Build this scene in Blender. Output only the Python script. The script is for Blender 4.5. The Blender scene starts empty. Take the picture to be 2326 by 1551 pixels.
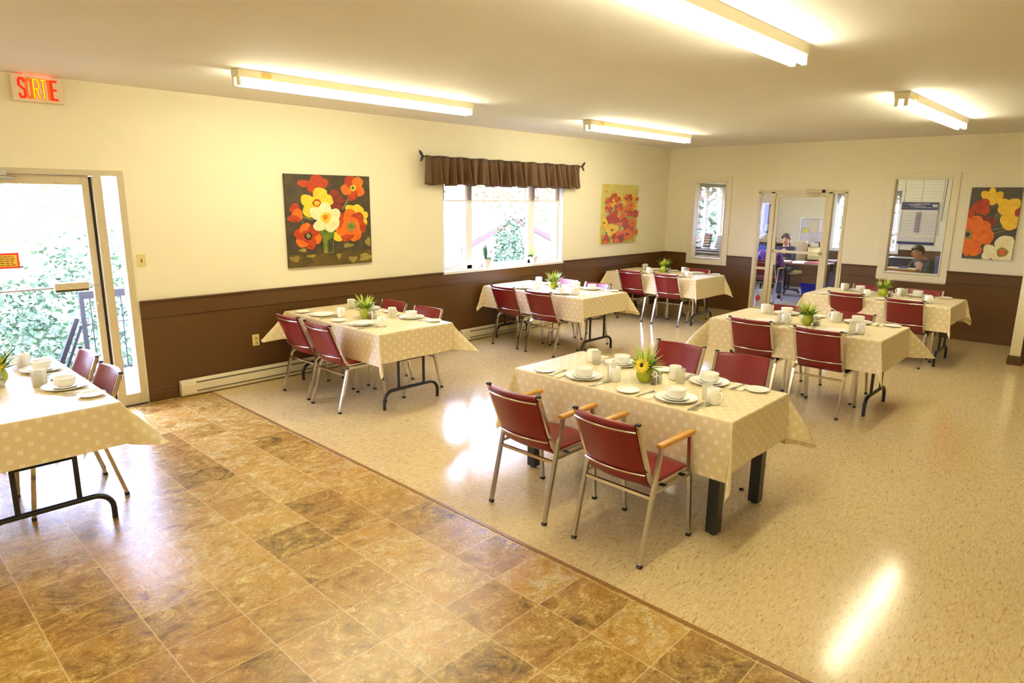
import bpy, bmesh, math, random
from mathutils import Vector, Matrix
random.seed(7)
PI = math.pi
S = bpy.context.scene
COL = S.collection

# ------------------------------------------------------------------ helpers
def lin(c):
    c /= 255.0
    return c/12.92 if c <= 0.04045 else ((c+0.055)/1.055)**2.4
def rgb(r, g, b): return (lin(r), lin(g), lin(b), 1.0)

class NT:
    def __init__(s, mat):
        mat.use_nodes = True
        s.t = mat.node_tree; s.t.nodes.clear()
        s.out = s.n('ShaderNodeOutputMaterial')
    def n(s, ty, **kw):
        nd = s.t.nodes.new(ty)
        for k, v in kw.items(): setattr(nd, k, v)
        return nd
    def l(s, a, b): s.t.links.new(a, b)
    def val(s, nd, **kw):
        for k, v in kw.items(): nd.inputs[k.replace('_', ' ')].default_value = v
    def math(s, op, a, b=None, c=None):
        nd = s.n('ShaderNodeMath', operation=op)
        for i, x in enumerate((a, b, c)):
            if x is None: continue
            if isinstance(x, (int, float)): nd.inputs[i].default_value = x
            else: s.l(x, nd.inputs[i])
        return nd.outputs[0]
    def mix(s, f, a, b):
        nd = s.n('ShaderNodeMix', data_type='RGBA')
        for i, x in ((0, f), (6, a), (7, b)):
            if isinstance(x, (int, float, tuple)): nd.inputs[i].default_value = x
            else: s.l(x, nd.inputs[i])
        return nd.outputs[2]
    def noise(s, vec, scale, detail=3, rough=0.55, dist=0.0):
        nd = s.n('ShaderNodeTexNoise')
        nd.inputs['Scale'].default_value = scale; nd.inputs['Detail'].default_value = detail
        nd.inputs['Roughness'].default_value = rough; nd.inputs['Distortion'].default_value = dist
        if vec is not None: s.l(vec, nd.inputs['Vector'])
        return nd.outputs[0]
    def ramp(s, f, stops):
        nd = s.n('ShaderNodeValToRGB'); e = nd.color_ramp.elements
        while len(e) < len(stops): e.new(0.5)
        for i, (p, c) in enumerate(stops): e[i].position = p; e[i].color = c
        s.l(f, nd.inputs[0]); return nd.outputs[0]
    def bsdf(s, color, rough=0.5, metal=0.0, spec=0.5, bump=None, bstr=0.1, bdist=0.01, **kw):
        nd = s.n('ShaderNodeBsdfPrincipled')
        for k, x in (('Base Color', color), ('Roughness', rough), ('Metallic', metal), ('Specular IOR Level', spec)):
            if isinstance(x, (int, float, tuple)): nd.inputs[k].default_value = x
            else: s.l(x, nd.inputs[k])
        for k, v in kw.items(): nd.inputs[k.replace('_', ' ')].default_value = v
        if bump is not None:
            b = s.n('ShaderNodeBump'); b.inputs['Strength'].default_value = bstr; b.inputs['Distance'].default_value = bdist
            s.l(bump, b.inputs['Height']); s.l(b.outputs[0], nd.inputs['Normal'])
        s.l(nd.outputs[0], s.out.inputs[0]); return nd
    def coord(s, kind='Object'):
        return s.n('ShaderNodeTexCoord').outputs[kind]

MATS = {}
def mat(name, color, rough=0.5, metal=0.0, spec=0.5, nscale=None, namt=0.12, bstr=0.0, color2=None, **kw):
    if name in MATS: return MATS[name]
    m = bpy.data.materials.new(name); t = NT(m)
    col = color; bump = None
    if nscale:
        f = t.noise(t.coord(), nscale)
        c2 = color2 or tuple(min(1, max(0, x*(1-namt*2))) for x in color[:3])+(1,)
        f2 = t.math('MULTIPLY_ADD', f, 2.0, -0.5)
        col = t.mix(f2, c2, color)
        t.t.nodes[-1].clamp_factor = True
        if bstr: bump = f
    t.bsdf(col, rough, metal, spec, bump, bstr or 0.1, 0.01, **kw)
    MATS[name] = m; return m
def emit(name, color, strength):
    m = bpy.data.materials.new(name); t = NT(m)
    e = t.n('ShaderNodeEmission'); e.inputs[0].default_value = color; e.inputs[1].default_value = strength
    t.l(e.outputs[0], t.out.inputs[0]); MATS[name] = m; return m
def glassy(name, tint=(1, 1, 1, 1), refl=0.06, diffuse=0.0, dcol=(1, 1, 1, 1)):
    m = bpy.data.materials.new(name); t = NT(m)
    tr = t.n('ShaderNodeBsdfTransparent'); tr.inputs[0].default_value = tint
    gl = t.n('ShaderNodeBsdfGlossy'); gl.inputs['Roughness'].default_value = 0.02
    lw = t.n('ShaderNodeLayerWeight'); lw.inputs[0].default_value = 0.5
    f = t.math('MULTIPLY_ADD', t.math('POWER', lw.outputs['Facing'], 4.0), 0.3, refl)
    mx = t.n('ShaderNodeMixShader'); t.l(f, mx.inputs[0]); t.l(tr.outputs[0], mx.inputs[1]); t.l(gl.outputs[0], mx.inputs[2])
    o = mx.outputs[0]
    if diffuse:
        d = t.n('ShaderNodeBsdfDiffuse'); d.inputs[0].default_value = dcol
        tl = t.n('ShaderNodeBsdfTranslucent'); tl.inputs[0].default_value = dcol
        m2 = t.n('ShaderNodeMixShader'); m2.inputs[0].default_value = 0.5; t.l(d.outputs[0], m2.inputs[1]); t.l(tl.outputs[0], m2.inputs[2])
        m3 = t.n('ShaderNodeMixShader'); m3.inputs[0].default_value = diffuse; t.l(o, m3.inputs[1]); t.l(m2.outputs[0], m3.inputs[2]); o = m3.outputs[0]
    t.l(o, t.out.inputs[0]); MATS[name] = m; return m

class MB:
    """collects faces of ONE mesh"""
    def __init__(s): s.v = []; s.f = []; s.m = []; s.s = []; s.uv = None
    def add(s, vs, fs, m=0, smooth=False):
        o = len(s.v); s.v += [tuple(v) for v in vs]
        for f in fs: s.f.append([o+i for i in f]); s.m.append(m); s.s.append(smooth)
    def box(s, x0, x1, y0, y1, z0, z1, m=0, M=None):
        vs = [Vector((x, y, z)) for x in (x0, x1) for y in (y0, y1) for z in (z0, z1)]
        if M is not None: vs = [M @ v for v in vs]
        s.add(vs, [(0, 1, 3, 2), (4, 6, 7, 5), (0, 4, 5, 1), (2, 3, 7, 6), (0, 2, 6, 4), (1, 5, 7, 3)], m)
        return s
    def tube(s, path, r, n=10, m=0, square=False, rs=None, cap=True, smooth=True):
        P = [Vector(p) for p in path]
        if square: n = 4; smooth = False
        T = []
        for i in range(len(P)):
            a = P[max(0, i-1)]; b = P[min(len(P)-1, i+1)]; T.append((b-a).normalized())
        up = Vector((0, 0, 1)) if abs(T[0].z) < 0.85 else Vector((1, 0, 0))
        nrm = (up - T[0]*up.dot(T[0])).normalized()
        rings = []
        for i, p in enumerate(P):
            nrm = (nrm - T[i]*nrm.dot(T[i])).normalized(); bn = T[i].cross(nrm)
            rr = rs[i] if rs else r
            sc = 1.0
            if 0 < i < len(P)-1:
                c = (P[i]-P[i-1]).normalized().dot((P[i+1]-P[i]).normalized()); sc = 1/max(0.5, math.sqrt(max(0.0, (1+c)/2)))
                sc = min(sc, 1.3)
            k = rr*(math.sqrt(2) if square else 1)*sc
            rings.append([p + (nrm*math.cos(2*PI*j/n + (PI/4 if square else 0)) + bn*math.sin(2*PI*j/n + (PI/4 if square else 0)))*k for j in range(n)])
        vs = [v for r_ in rings for v in r_]; fs = []
        for i in range(len(P)-1):
            for j in range(n):
                a = i*n+j; b = i*n+(j+1) % n; fs.append((a, b, b+n, a+n))
        s.add(vs, fs, m, smooth)
        if cap: s.add(rings[0][::-1], [tuple(range(n))], m); s.add(rings[-1], [tuple(range(n))], m)
        return s
    def lathe(s, prof, n=24, m=0, c=(0, 0, 0), close=False, smooth=True, sx=1, sy=1):
        vs = []
        for r, z in prof:
            for j in range(n):
                a = 2*PI*j/n; vs.append((c[0]+r*sx*math.cos(a), c[1]+r*sy*math.sin(a), c[2]+z))
        fs = []
        for i in range(len(prof)-1):
            for j in range(n):
                a = i*n+j; b = i*n+(j+1) % n; fs.append((a, b, b+n, a+n))
        s.add(vs, fs, m, smooth)
        if prof[0][0] > 1e-5: s.add([vs[j] for j in range(n)][::-1], [tuple(range(n))], m)
        if prof[-1][0] > 1e-5: s.add([vs[(len(prof)-1)*n+j] for j in range(n)], [tuple(range(n))], m)
        return s
    def ell(s, c, r, m=0, n=12, k=8):
        prof = [(max(1e-6, math.sin(PI*i/k)), -math.cos(PI*i/k)) for i in range(k+1)]
        vs = []
        for a, z in prof:
            for j in range(n):
                t = 2*PI*j/n; vs.append((c[0]+r[0]*a*math.cos(t), c[1]+r[1]*a*math.sin(t), c[2]+r[2]*z))
        fs = [(i*n+j, i*n+(j+1) % n, (i+1)*n+(j+1) % n, (i+1)*n+j) for i in range(k) for j in range(n)]
        s.add(vs, fs, m, True); return s
    def grid(s, fn, nu, nv, m=0, smooth=True):
        vs = [fn(i/nu, j/nv) for i in range(nu+1) for j in range(nv+1)]
        fs = [(i*(nv+1)+j, (i+1)*(nv+1)+j, (i+1)*(nv+1)+j+1, i*(nv+1)+j+1) for i in range(nu) for j in range(nv)]
        s.add(vs, fs, m, smooth); return s
    def build(s, name, mats, parent=None, bevel=0, seg=2, sub=0, loc=None, rotz=0, solid=0, fix=False):
        me = bpy.data.meshes.new(name)
        me.from_pydata(s.v, [], s.f)
        if not isinstance(mats, (list, tuple)): mats = [mats]
        for m in mats: me.materials.append(m)
        me.polygons.foreach_set('material_index', s.m); me.polygons.foreach_set('use_smooth', s.s)
        if s.uv:
            ul = me.uv_layers.new(name='UVMap')
            for lp in me.loops: ul.data[lp.index].uv = s.uv[lp.vertex_index]
        if fix:
            b = bmesh.new(); b.from_mesh(me); bmesh.ops.remove_doubles(b, verts=b.verts, dist=1e-5); bmesh.ops.recalc_face_normals(b, faces=b.faces); b.to_mesh(me); b.free()
        me.update()
        o = bpy.data.objects.new(name, me); COL.objects.link(o)
        if parent is not None: o.parent = parent
        if loc is not None: o.location = loc
        if rotz: o.rotation_euler.z = rotz
        if bevel:
            bm = o.modifiers.new('bevel', 'BEVEL'); bm.width = bevel; bm.segments = seg; bm.limit_method = 'ANGLE'; bm.angle_limit = 0.6
        if solid:
            sm = o.modifiers.new('solid', 'SOLIDIFY'); sm.thickness = solid; sm.offset = 0
        if sub:
            sm = o.modifiers.new('sub', 'SUBSURF'); sm.levels = sub; sm.render_levels = sub
        return o

def tag(o, label, cat, group=None, kind=None):
    o['label'] = label; o['category'] = cat
    if group: o['group'] = group
    if kind: o['kind'] = kind
    return o
def thing(name, label, cat, loc=(0, 0, 0), rotz=0, group=None):
    o = bpy.data.objects.new(name, None); COL.objects.link(o)
    o.empty_display_size = 0.1; o.location = loc; o.rotation_euler.z = rotz
    return tag(o, label, cat, group)
KIDS = {}
def kids(o):
    return [c for c in COL.objects if c.parent == o] if o.name not in KIDS else KIDS[o.name]
def freeze(o):
    """remember the children of a prototype so copies are quick"""
    KIDS[o.name] = [c for c in COL.objects if c.parent == o]
    for c in KIDS[o.name]: KIDS[c.name] = [g for g in COL.objects if g.parent == c]
def dup(o, loc, rotz=0, label=None, group=None):
    r = o.copy(); COL.objects.link(r); r.location = loc; r.rotation_euler.z = rotz
    if label: r['label'] = label
    if group: r['group'] = group
    for ch in kids(o):
        c = ch.copy(); COL.objects.link(c); c.parent = r
        for g in kids(ch):
            d = g.copy(); COL.objects.link(d); d.parent = c
    return r
def structure(o, label, cat):
    return tag(o, label, cat, kind='structure')
def arc(c, r, a0, a1, n, ax=(1, 0, 0), ay=(0, 0, 1)):
    ax = Vector(ax); ay = Vector(ay); c = Vector(c)
    return [c + ax*r*math.cos(a0+(a1-a0)*i/n) + ay*r*math.sin(a0+(a1-a0)*i/n) for i in range(n+1)]

# ------------------------------------------------------------------ dimensions
XW, YB, ZC, ZR = -6.668, 11.30, 2.865, 0.977
YO = 15.6          # back of the office
CAMH = 1.946

# ------------------------------------------------------------------ materials
WALLC = rgb(242, 233, 205)
M_wall = mat('wall_paint', WALLC, 0.55, nscale=3, namt=0.015)
M_ceil = mat('ceiling_paint', rgb(234, 230, 224), 0.7, nscale=2, namt=0.02)
M_brown = mat('brown_panel', rgb(92, 60, 24), 0.38, nscale=30, namt=0.05, bstr=0.02)
M_trim = mat('cream_trim', rgb(238, 228, 200), 0.4, nscale=8, namt=0.02)
M_white = mat('white_vinyl', rgb(240, 240, 240), 0.3, nscale=9, namt=0.015)
M_alu = mat('cream_aluminium', rgb(206, 192, 160), 0.35, nscale=12, namt=0.03)
M_aluoff = mat('cream_door_metal', rgb(226, 212, 172), 0.4, nscale=12, namt=0.03)
M_dark = mat('dark_gap', rgb(40, 32, 34), 0.6, nscale=20)
M_black = mat('black_enamel', rgb(26, 25, 28), 0.35, nscale=40)
M_rubber = mat('black_rubber', rgb(24, 22, 22), 0.7, nscale=40)
M_chrome = mat('chrome', rgb(214, 210, 204), 0.16, 1.0, nscale=60, namt=0.04)
M_steel = mat('brushed_steel', rgb(196, 190, 180), 0.3, 1.0, nscale=60, namt=0.05)
M_vinyl = mat('maroon_vinyl', rgb(126, 22, 30), 0.30, nscale=90, namt=0.08, bstr=0.03)
M_oak = mat('oak_arm', rgb(214, 158, 74), 0.35, nscale=25, namt=0.1)
M_china = mat('white_china', rgb(252, 250, 244), 0.2, nscale=15, namt=0.01)
M_napkin = mat('white_paper', rgb(240, 232, 210), 0.8, nscale=60, namt=0.03)
M_glass = glassy('window_glass', (0.97, 0.98, 0.98, 1), 0.018)
M_tumbler = glassy('tumbler_plastic', (0.98, 0.98, 0.97, 1), 0.03, 0.36, rgb(240, 236, 222))
M_clear = glassy('clear_glass', (0.9, 0.92, 0.9, 1), 0.1, 0.1, rgb(230, 225, 210))
M_vase = mat('green_glaze', rgb(172, 182, 46), 0.16, nscale=20, namt=0.08)
M_leaf = mat('leaf_green', rgb(134, 172, 48), 0.45, nscale=14, namt=0.25, color2=rgb(78, 124, 34))
M_leafl = mat('leaf_lime', rgb(206, 218, 96), 0.45, nscale=14, namt=0.2, color2=rgb(150, 188, 60))
M_petal = mat('yellow_petal', rgb(250, 222, 60), 0.5, nscale=30, namt=0.1)
M_cream = mat('cream_petal', rgb(240, 232, 176), 0.5, nscale=30, namt=0.1)
M_seed = mat('flower_eye', rgb(50, 32, 18), 0.7, nscale=60)
M_pepper = mat('ground_pepper', rgb(120, 92, 40), 0.5, nscale=200, namt=0.3)
M_salt = mat('salt', rgb(236, 230, 214), 0.6, nscale=200, namt=0.05)
M_heat = mat('heater_enamel', rgb(232, 220, 190), 0.35, nscale=10, namt=0.02)
M_slot = mat('heater_slot', rgb(128, 120, 98), 0.5, nscale=80, namt=0.2)
M_plate = mat('ivory_plate', rgb(226, 206, 140), 0.35, nscale=20, namt=0.03)
M_drape = mat('brown_drape', rgb(104, 70, 36), 0.6, nscale=150, namt=0.2)
M_iron = mat('dark_iron', rgb(52, 46, 50), 0.5, nscale=50)
M_tube = emit('fluorescent_glow', (1.0, 0.94, 0.65, 1), 15.5)
M_fix = mat('fixture_enamel', rgb(232, 222, 190), 0.35, nscale=10, namt=0.02)
M_tabletop = mat('table_laminate', rgb(120, 90, 60), 0.5, nscale=12, namt=0.1)
M_pot = mat('ivory_pot', rgb(222, 210, 184), 0.4, nscale=20, namt=0.04)
M_soil = mat('soil', rgb(60, 42, 28), 0.9, nscale=80, namt=0.3)

def cloth_material():
    m = bpy.data.materials.new('tablecloth_beige'); t = NT(m)
    uv = t.n('ShaderNodeTexCoord').outputs['UV']
    sep = t.n('ShaderNodeSeparateXYZ'); t.l(uv, sep.inputs[0]); u, v = sep.outputs[0], sep.outputs[1]
    rowf = t.math('DIVIDE', v, 0.052); row = t.math('FLOOR', rowf)
    par = t.math('MODULO', t.math('ABSOLUTE', row), 2.0)
    uo = t.math('ADD', t.math('DIVIDE', u, 0.078), t.math('MULTIPLY', par, 0.5))
    fu = t.math('FRACT', uo); fv = t.math('FRACT', rowf)
    a = t.math('LESS_THAN', t.math('ABSOLUTE', t.math('SUBTRACT', fu, 0.5)), 0.17)
    b = t.math('LESS_THAN', t.math('ABSOLUTE', t.math('SUBTRACT', fv, 0.5)), 0.25)
    sq = t.math('MULTIPLY', a, b)
    w = t.noise(uv, 260, 1); w2 = t.noise(uv, 5, 2)
    base = t.mix(w2, rgb(226, 208, 164), rgb(234, 217, 178))
    col = t.mix(t.math('MULTIPLY', sq, t.math('MULTIPLY_ADD', w2, 1.0, 0.15)), base, rgb(249, 240, 218))
    cu = t.math('LESS_THAN', t.math('ABSOLUTE', t.math('SUBTRACT', t.math('FRACT', t.math('DIVIDE', u, 0.42)), 0.5)), 0.012)
    cv = t.math('LESS_THAN', t.math('ABSOLUTE', t.math('SUBTRACT', t.math('FRACT', t.math('DIVIDE', v, 0.30)), 0.5)), 0.016)
    cr = t.math('MAXIMUM', cu, cv)
    wr = t.noise(uv, 9, 3, dist=1.5)
    h = t.math('ADD', t.math('MULTIPLY', w, 0.05), t.math('ADD', t.math('MULTIPLY', cr, 0.5), t.math('MULTIPLY', wr, 0.8)))
    rough = t.math('MULTIPLY_ADD', sq, -0.1, 0.46)
    t.bsdf(col, rough, 0, 0.5, h, 0.25, 0.006)
    return m
M_cloth = cloth_material()

def tile_floor_material():
    m = bpy.data.materials.new('slate_tile_floor'); t = NT(m)
    co = t.coord(); sep = t.n('ShaderNodeSeparateXYZ'); t.l(co, sep.inputs[0])
    u = t.math('DIVIDE', t.math('ADD', sep.outputs[0], 3.775+3.155), 0.3155)
    v = t.math('DIVIDE', t.math('ADD', sep.outputs[1], 4.0*0.3465-0.82+0.3465*4), 0.3465)
    cu, cv = t.math('FLOOR', u), t.math('FLOOR', v); fu, fv = t.math('FRACT', u), t.math('FRACT', v)
    cb = t.n('ShaderNodeCombineXYZ'); t.l(cu, cb.inputs[0]); t.l(cv, cb.inputs[1])
    wn = t.n('ShaderNodeTexWhiteNoise'); t.l(cb.outputs[0], wn.inputs['Vector'])
    r = wn.outputs['Value']
    off = t.n('ShaderNodeVectorMath', operation='MULTIPLY_ADD'); t.l(wn.outputs['Color'], off.inputs[0]); off.inputs[1].default_value = (13, 17, 11); t.l(co, off.inputs[2])
    mp = t.n('ShaderNodeVectorMath', operation='MULTIPLY'); t.l(off.outputs[0], mp.inputs[0]); mp.inputs[1].default_value = (1.0, 0.75, 1)
    n1 = t.noise(mp.outputs[0], 6.5, 6, 0.68, 2.0)
    n2 = t.noise(mp.outputs[0], 26, 4, 0.7, 2.2)
    n3 = t.noise(off.outputs[0], 2.2, 2, 0.5, 0.6)
    f = t.math('ADD', t.math('MULTIPLY', n1, 0.95), t.math('MULTIPLY', t.math('SUBTRACT', n2, 0.42), 0.45))
    f = t.math('ADD', f, t.math('MULTIPLY', t.math('SUBTRACT', r, 0.5), 0.16))
    c = t.ramp(f, [(0.26, rgb(74, 54, 28)), (0.38, rgb(128, 98, 46)), (0.49, rgb(168, 134, 66)), (0.58, rgb(196, 162, 88)), (0.70, rgb(214, 192, 138))])
    c = t.mix(t.math('MULTIPLY', t.math('SUBTRACT', n3, 0.38), 1.2), c, rgb(190, 134, 62))
    t.t.nodes[-1].clamp_factor = True
    ve = t.math('LESS_THAN', t.math('ABSOLUTE', t.math('SUBTRACT', n2, 0.5)), 0.012)
    c = t.mix(t.math('MULTIPLY', ve, t.math('GREATER_THAN', n1, 0.48)), c, rgb(74, 52, 34))
    eu = t.math('MINIMUM', fu, t.math('SUBTRACT', 1.0, fu)); ev = t.math('MINIMUM', fv, t.math('SUBTRACT', 1.0, fv))
    g = t.math('LESS_THAN', t.math('MINIMUM', eu, ev), 0.008)
    c = t.mix(t.math('MULTIPLY', g, 0.75), c, rgb(214, 186, 136))
    h = t.math('SUBTRACT', f, t.math('MULTIPLY', g, 0.5))
    t.bsdf(c, 0.25, 0, 0.75, h, 0.3, 0.006)
    return m
def vct_material():
    m = bpy.data.materials.new('speckled_cream_floor'); t = NT(m)
    co = t.coord()
    wv = t.noise(co, 1.7, 2)
    rots = []
    for a, seedv in ((0.5, 0.0), (-0.9, 7.0), (1.4, 3.0)):
        mp = t.n('ShaderNodeMapping'); mp.inputs['Rotation'].default_value = (0, 0, a); mp.inputs['Location'].default_value = (seedv, seedv, 0)
        mp.inputs['Scale'].default_value = (1.0, 0.22, 1)
        t.l(co, mp.inputs[0]); rots.append(t.noise(mp.outputs[0], 95, 3, 0.6, 0.8))
    base = t.mix(rots[1], rgb(188, 160, 106), rgb(234, 214, 164))
    f1 = t.math('GREATER_THAN', rots[0], 0.62); f2 = t.math('GREATER_THAN', rots[2], 0.61); f3 = t.math('LESS_THAN', rots[2], 0.40)
    c = t.mix(t.math('MULTIPLY', f1, 0.75), base, rgb(160, 116, 66))
    c = t.mix(t.math('MULTIPLY', f2, 0.7), c, rgb(190, 154, 108))
    c = t.mix(t.math('MULTIPLY', f3, 0.3), c, rgb(244, 230, 196))
    rg = t.math('MULTIPLY_ADD', wv, 0.1, 0.09)
    t.bsdf(c, rg, 0, 0.5, t.noise(co, 6, 2), 0.02, 0.01)
    return m
M_tile = tile_floor_material(); M_vct = vct_material()
M_offfloor = mat('office_floor', rgb(196, 190, 196), 0.3, nscale=40, namt=0.05)

# ------------------------------------------------------------------ room shell
def wall_cells(name, axis, p0, p1, us, zs, holes, m, label):
    """a wall with openings: axis 'x' -> plane of constant x between p0 and p1, us along y"""
    us = sorted(set(us)); zs = sorted(set(zs)); mb = MB()
    def filled(i, j):
        if not (0 <= i < len(us)-1 and 0 <= j < len(zs)-1): return False
        u, z = (us[i]+us[i+1])/2, (zs[j]+zs[j+1])/2
        return not any(h[0] < u < h[1] and h[2] < z < h[3] for h in holes)
    P = (lambda p, u, z: (p, u, z)) if axis == 'x' else (lambda p, u, z: (u, p, z))
    for i in range(len(us)-1):
        for j in range(len(zs)-1):
            if not filled(i, j): continue
            a, b, c, d = us[i], us[i+1], zs[j], zs[j+1]
            for p in (p0, p1): mb.add([P(p, a, c), P(p, b, c), P(p, b, d), P(p, a, d)], [(0, 1, 2, 3)])
            for (di, dj, q) in ((-1, 0, ((a, c), (a, d))), (1, 0, ((b, c), (b, d))), (0, -1, ((a, c), (b, c))), (0, 1, ((a, d), (b, d)))):
                if not filled(i+di, j+dj):
                    (u0, z0), (u1, z1) = q
                    mb.add([P(p0, u0, z0), P(p0, u1, z1), P(p1, u1, z1), P(p1, u0, z0)], [(0, 1, 2, 3)])
    return structure(mb.build(name, m, fix=True), label, 'wall')

DOOR = (0.62, 2.01, 0.0, 2.14); WIN = (5.72, 8.19, 0.965, 2.26); OWIN = (12.35, 13.7, 0.95, 2.25)
wall_cells('wall_left', 'x', XW-0.16, XW, [-3, DOOR[0], DOOR[1], WIN[0], WIN[1], OWIN[0], OWIN[1], YO+0.15], [0, 0.95, WIN[2], 2.14, 2.25, WIN[3], ZC],
           [DOOR, WIN, OWIN], M_wall, 'long cream wall with glass door and window')
B1 = (-6.10, -5.49, 0.89, 2.275); BD = (-4.905, -3.48, 0.0, 2.115); B2 = (-2.845, -2.105, 0.89, 2.30)
wall_cells('wall_back', 'y', YB, YB+0.12, [XW, B1[0], B1[1], BD[0], BD[1], B2[0], B2[1], 3.6], [0, 0.89, 2.115, 2.275, 2.30, ZC],
           [B1, BD, B2], M_wall, 'cream end wall with office door and two office windows')
OW3 = (-5.0, -3.76, 0.94, 2.14)
wall_cells('wall_office', 'y', YO, YO+0.15, [XW-0.16, OW3[0], OW3[1], 0.2], [0, OW3[2], OW3[3], ZC], [OW3], M_wall, 'cream rear wall of the office seen through glass')
wall_cells('wall_office_side', 'x', 0.1, 0.25, [YB+0.12, YO], [0, ZC], [], M_wall, 'cream side wall of the office')
wall_cells('wall_right', 'x', 3.6, 3.75, [-3, YB+0.12], [0, ZC], [], M_wall, 'cream side wall opposite the window wall')
wall_cells('wall_front', 'y', -3.15, -3.0, [XW-0.16, 3.75], [0, ZC], [], M_wall, 'cream wall behind the viewer')
structure(MB().box(XW-0.16, 3.75, -3.15, YO+0.15, ZC, ZC+0.12).build('ceiling', M_ceil), 'plain off-white ceiling', 'ceiling')
SEAM = 2.578
structure(MB().box(XW, 3.6, -3.0, SEAM, -0.1, 0.0).build('floor', M_tile), 'brown slate-look tile floor by the entrance', 'floor')
structure(MB().box(XW, 3.6, SEAM, YB+0.06, -0.1, 0.0).build('floor', M_vct), 'glossy speckled cream floor under the tables', 'floor')
structure(MB().box(XW, 0.1, YB+0.06, YO, -0.1, 0.0).build('floor', M_offfloor), 'pale grey office floor', 'floor')
structure(MB().box(XW, 3.6, SEAM-0.012, SEAM+0.012, 0.0, 0.003).build('trim_1', mat('seam_strip', rgb(150, 108, 54), 0.3, nscale=30), bevel=0.001), 'thin brown seam strip between the two floors', 'trim')

# brown wainscot: panel, upper band, cap moulding, baseboard
def wains(prefix, axis, segs, face, sgn, n0):
    """segs (u0,u1,has_top): along u; face = wall plane, sgn = direction into the room"""
    pan, band, cap, base = MB(), MB(), MB(), MB()
    def bx(mb, a, b, d0, d1, z0, z1):
        lo, hi = sorted((face+sgn*d0, face+sgn*d1))
        if axis == 'x': mb.box(lo, hi, a, b, z0, z1)
        else: mb.box(a, b, lo, hi, z0, z1)
    for a, b, zt in segs:
        bx(pan, a, b, 0, 0.004, 0, min(0.81, zt))
        if zt > 0.80: bx(band, a, b, 0, 0.016, 0.806, min(zt, 0.95))
        if zt > 0.95: bx(cap, a, b, 0, 0.024, 0.945, 0.962); bx(cap, a, b, 0, 0.034, 0.962, ZR)
        bx(base, a, b, 0, 0.012, 0, 0.12); bx(base, a, b, 0, 0.02, 0, 0.085)
    structure(pan.build(prefix+'_panel', M_brown), 'dark brown lower wall panel on the '+n0, 'wall panel')
    structure(band.build('trim_2', M_brown, bevel=0.003), 'dark brown flat chair rail band on the '+n0, 'trim')
    structure(cap.build('trim_3', M_brown, bevel=0.006), 'dark brown chair rail cap moulding on the '+n0, 'trim')
    structure(base.build('baseboard_'+prefix.split('_')[1], M_brown, bevel=0.004), 'dark brown baseboard on the '+n0, 'baseboard')
wains('wall_left', 'x', [(-3, 0.60, 9), (2.03, WIN[0], 9), (WIN[0], WIN[1], 0.945), (WIN[1], YB, 9)], XW, 1, 'window wall')
wains('wall_back', 'y', [(XW, -6.20, 9), (-6.20, -5.40, 0.785), (-5.40, -4.93, 9), (-3.455, -2.93, 9), (-2.93, -2.02, 0.775), (-2.02, 3.6, 9)], YB, -1, 'end wall')
wains('wall_office', 'y', [(XW, OW3[0]-0.06, 9), (OW3[0]-0.06, OW3[1]+0.06, 0.87), (OW3[1]+0.06, 0.1, 9)], YO, -1, 'office rear wall')
wains('wall_officeleft', 'x', [(YB+0.12, OWIN[0]-0.05, 9), (OWIN[0]-0.05, OWIN[1]+0.05, 0.88), (OWIN[1]+0.05, YO, 9)], XW, 1, 'office window wall')

# half wall at the right
hw = MB().box(-1.0, -0.89, 9.98, YB-0.001, 0, 1.27)
structure(hw.build('wall_partition', M_trim, bevel=0.004), 'low cream partition end standing out from the end wall', 'wall')
structure(MB().box(-0.89, -0.884, 9.985, YB-0.04, 0.0, 1.0).build('wall_partition_panel', M_brown), 'brown panel on the side of the low partition', 'wall panel')
structure(MB().box(-1.018, -0.868, 9.96, YB-0.04, 0.0, 0.085).box(-1.01, -0.876, 9.968, YB-0.04, 0.085, 0.115).build('baseboard_partition', M_brown, bevel=0.004), 'dark brown baseboard around the low partition', 'baseboard')

# casings of office windows / door
def ring(mb, x0, x1, z0, z1, w, y0, y1, m=0, bottom=True):
    mb.box(x0, x0+w, y0, y1, z0, z1, m); mb.box(x1-w, x1, y0, y1, z0, z1, m); mb.box(x0+w, x1-w, y0, y1, z1-w, z1, m)
    if bottom: mb.box(x0+w, x1-w, y0, y1, z0, z0+w, m)
def office_window(nm, b, lab, o):
    f = MB(); x0, x1, z0, z1 = b
    ring(f, x0-0.095, x1+0.095, z0-0.10, z1+0.06, 0.093, YB-0.022, YB-0.001)
    ring(f, x0, x1, z0, z1, 0.018, YB-0.03, YB+0.12)
    w = structure(f.build(nm, M_trim, bevel=0.003), lab, 'window')
    g = MB().box(x0+0.018, x1-0.018, YB+0.05, YB+0.056, z0+0.018, z1-0.018).build('window_pane', M_glass, w)
    return w
office_window('window_2', B1, 'narrow interior office window next to the room corner', 1)
office_window('window_3', B2, 'interior office window between the glass door and flower canvas', 2)

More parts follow.
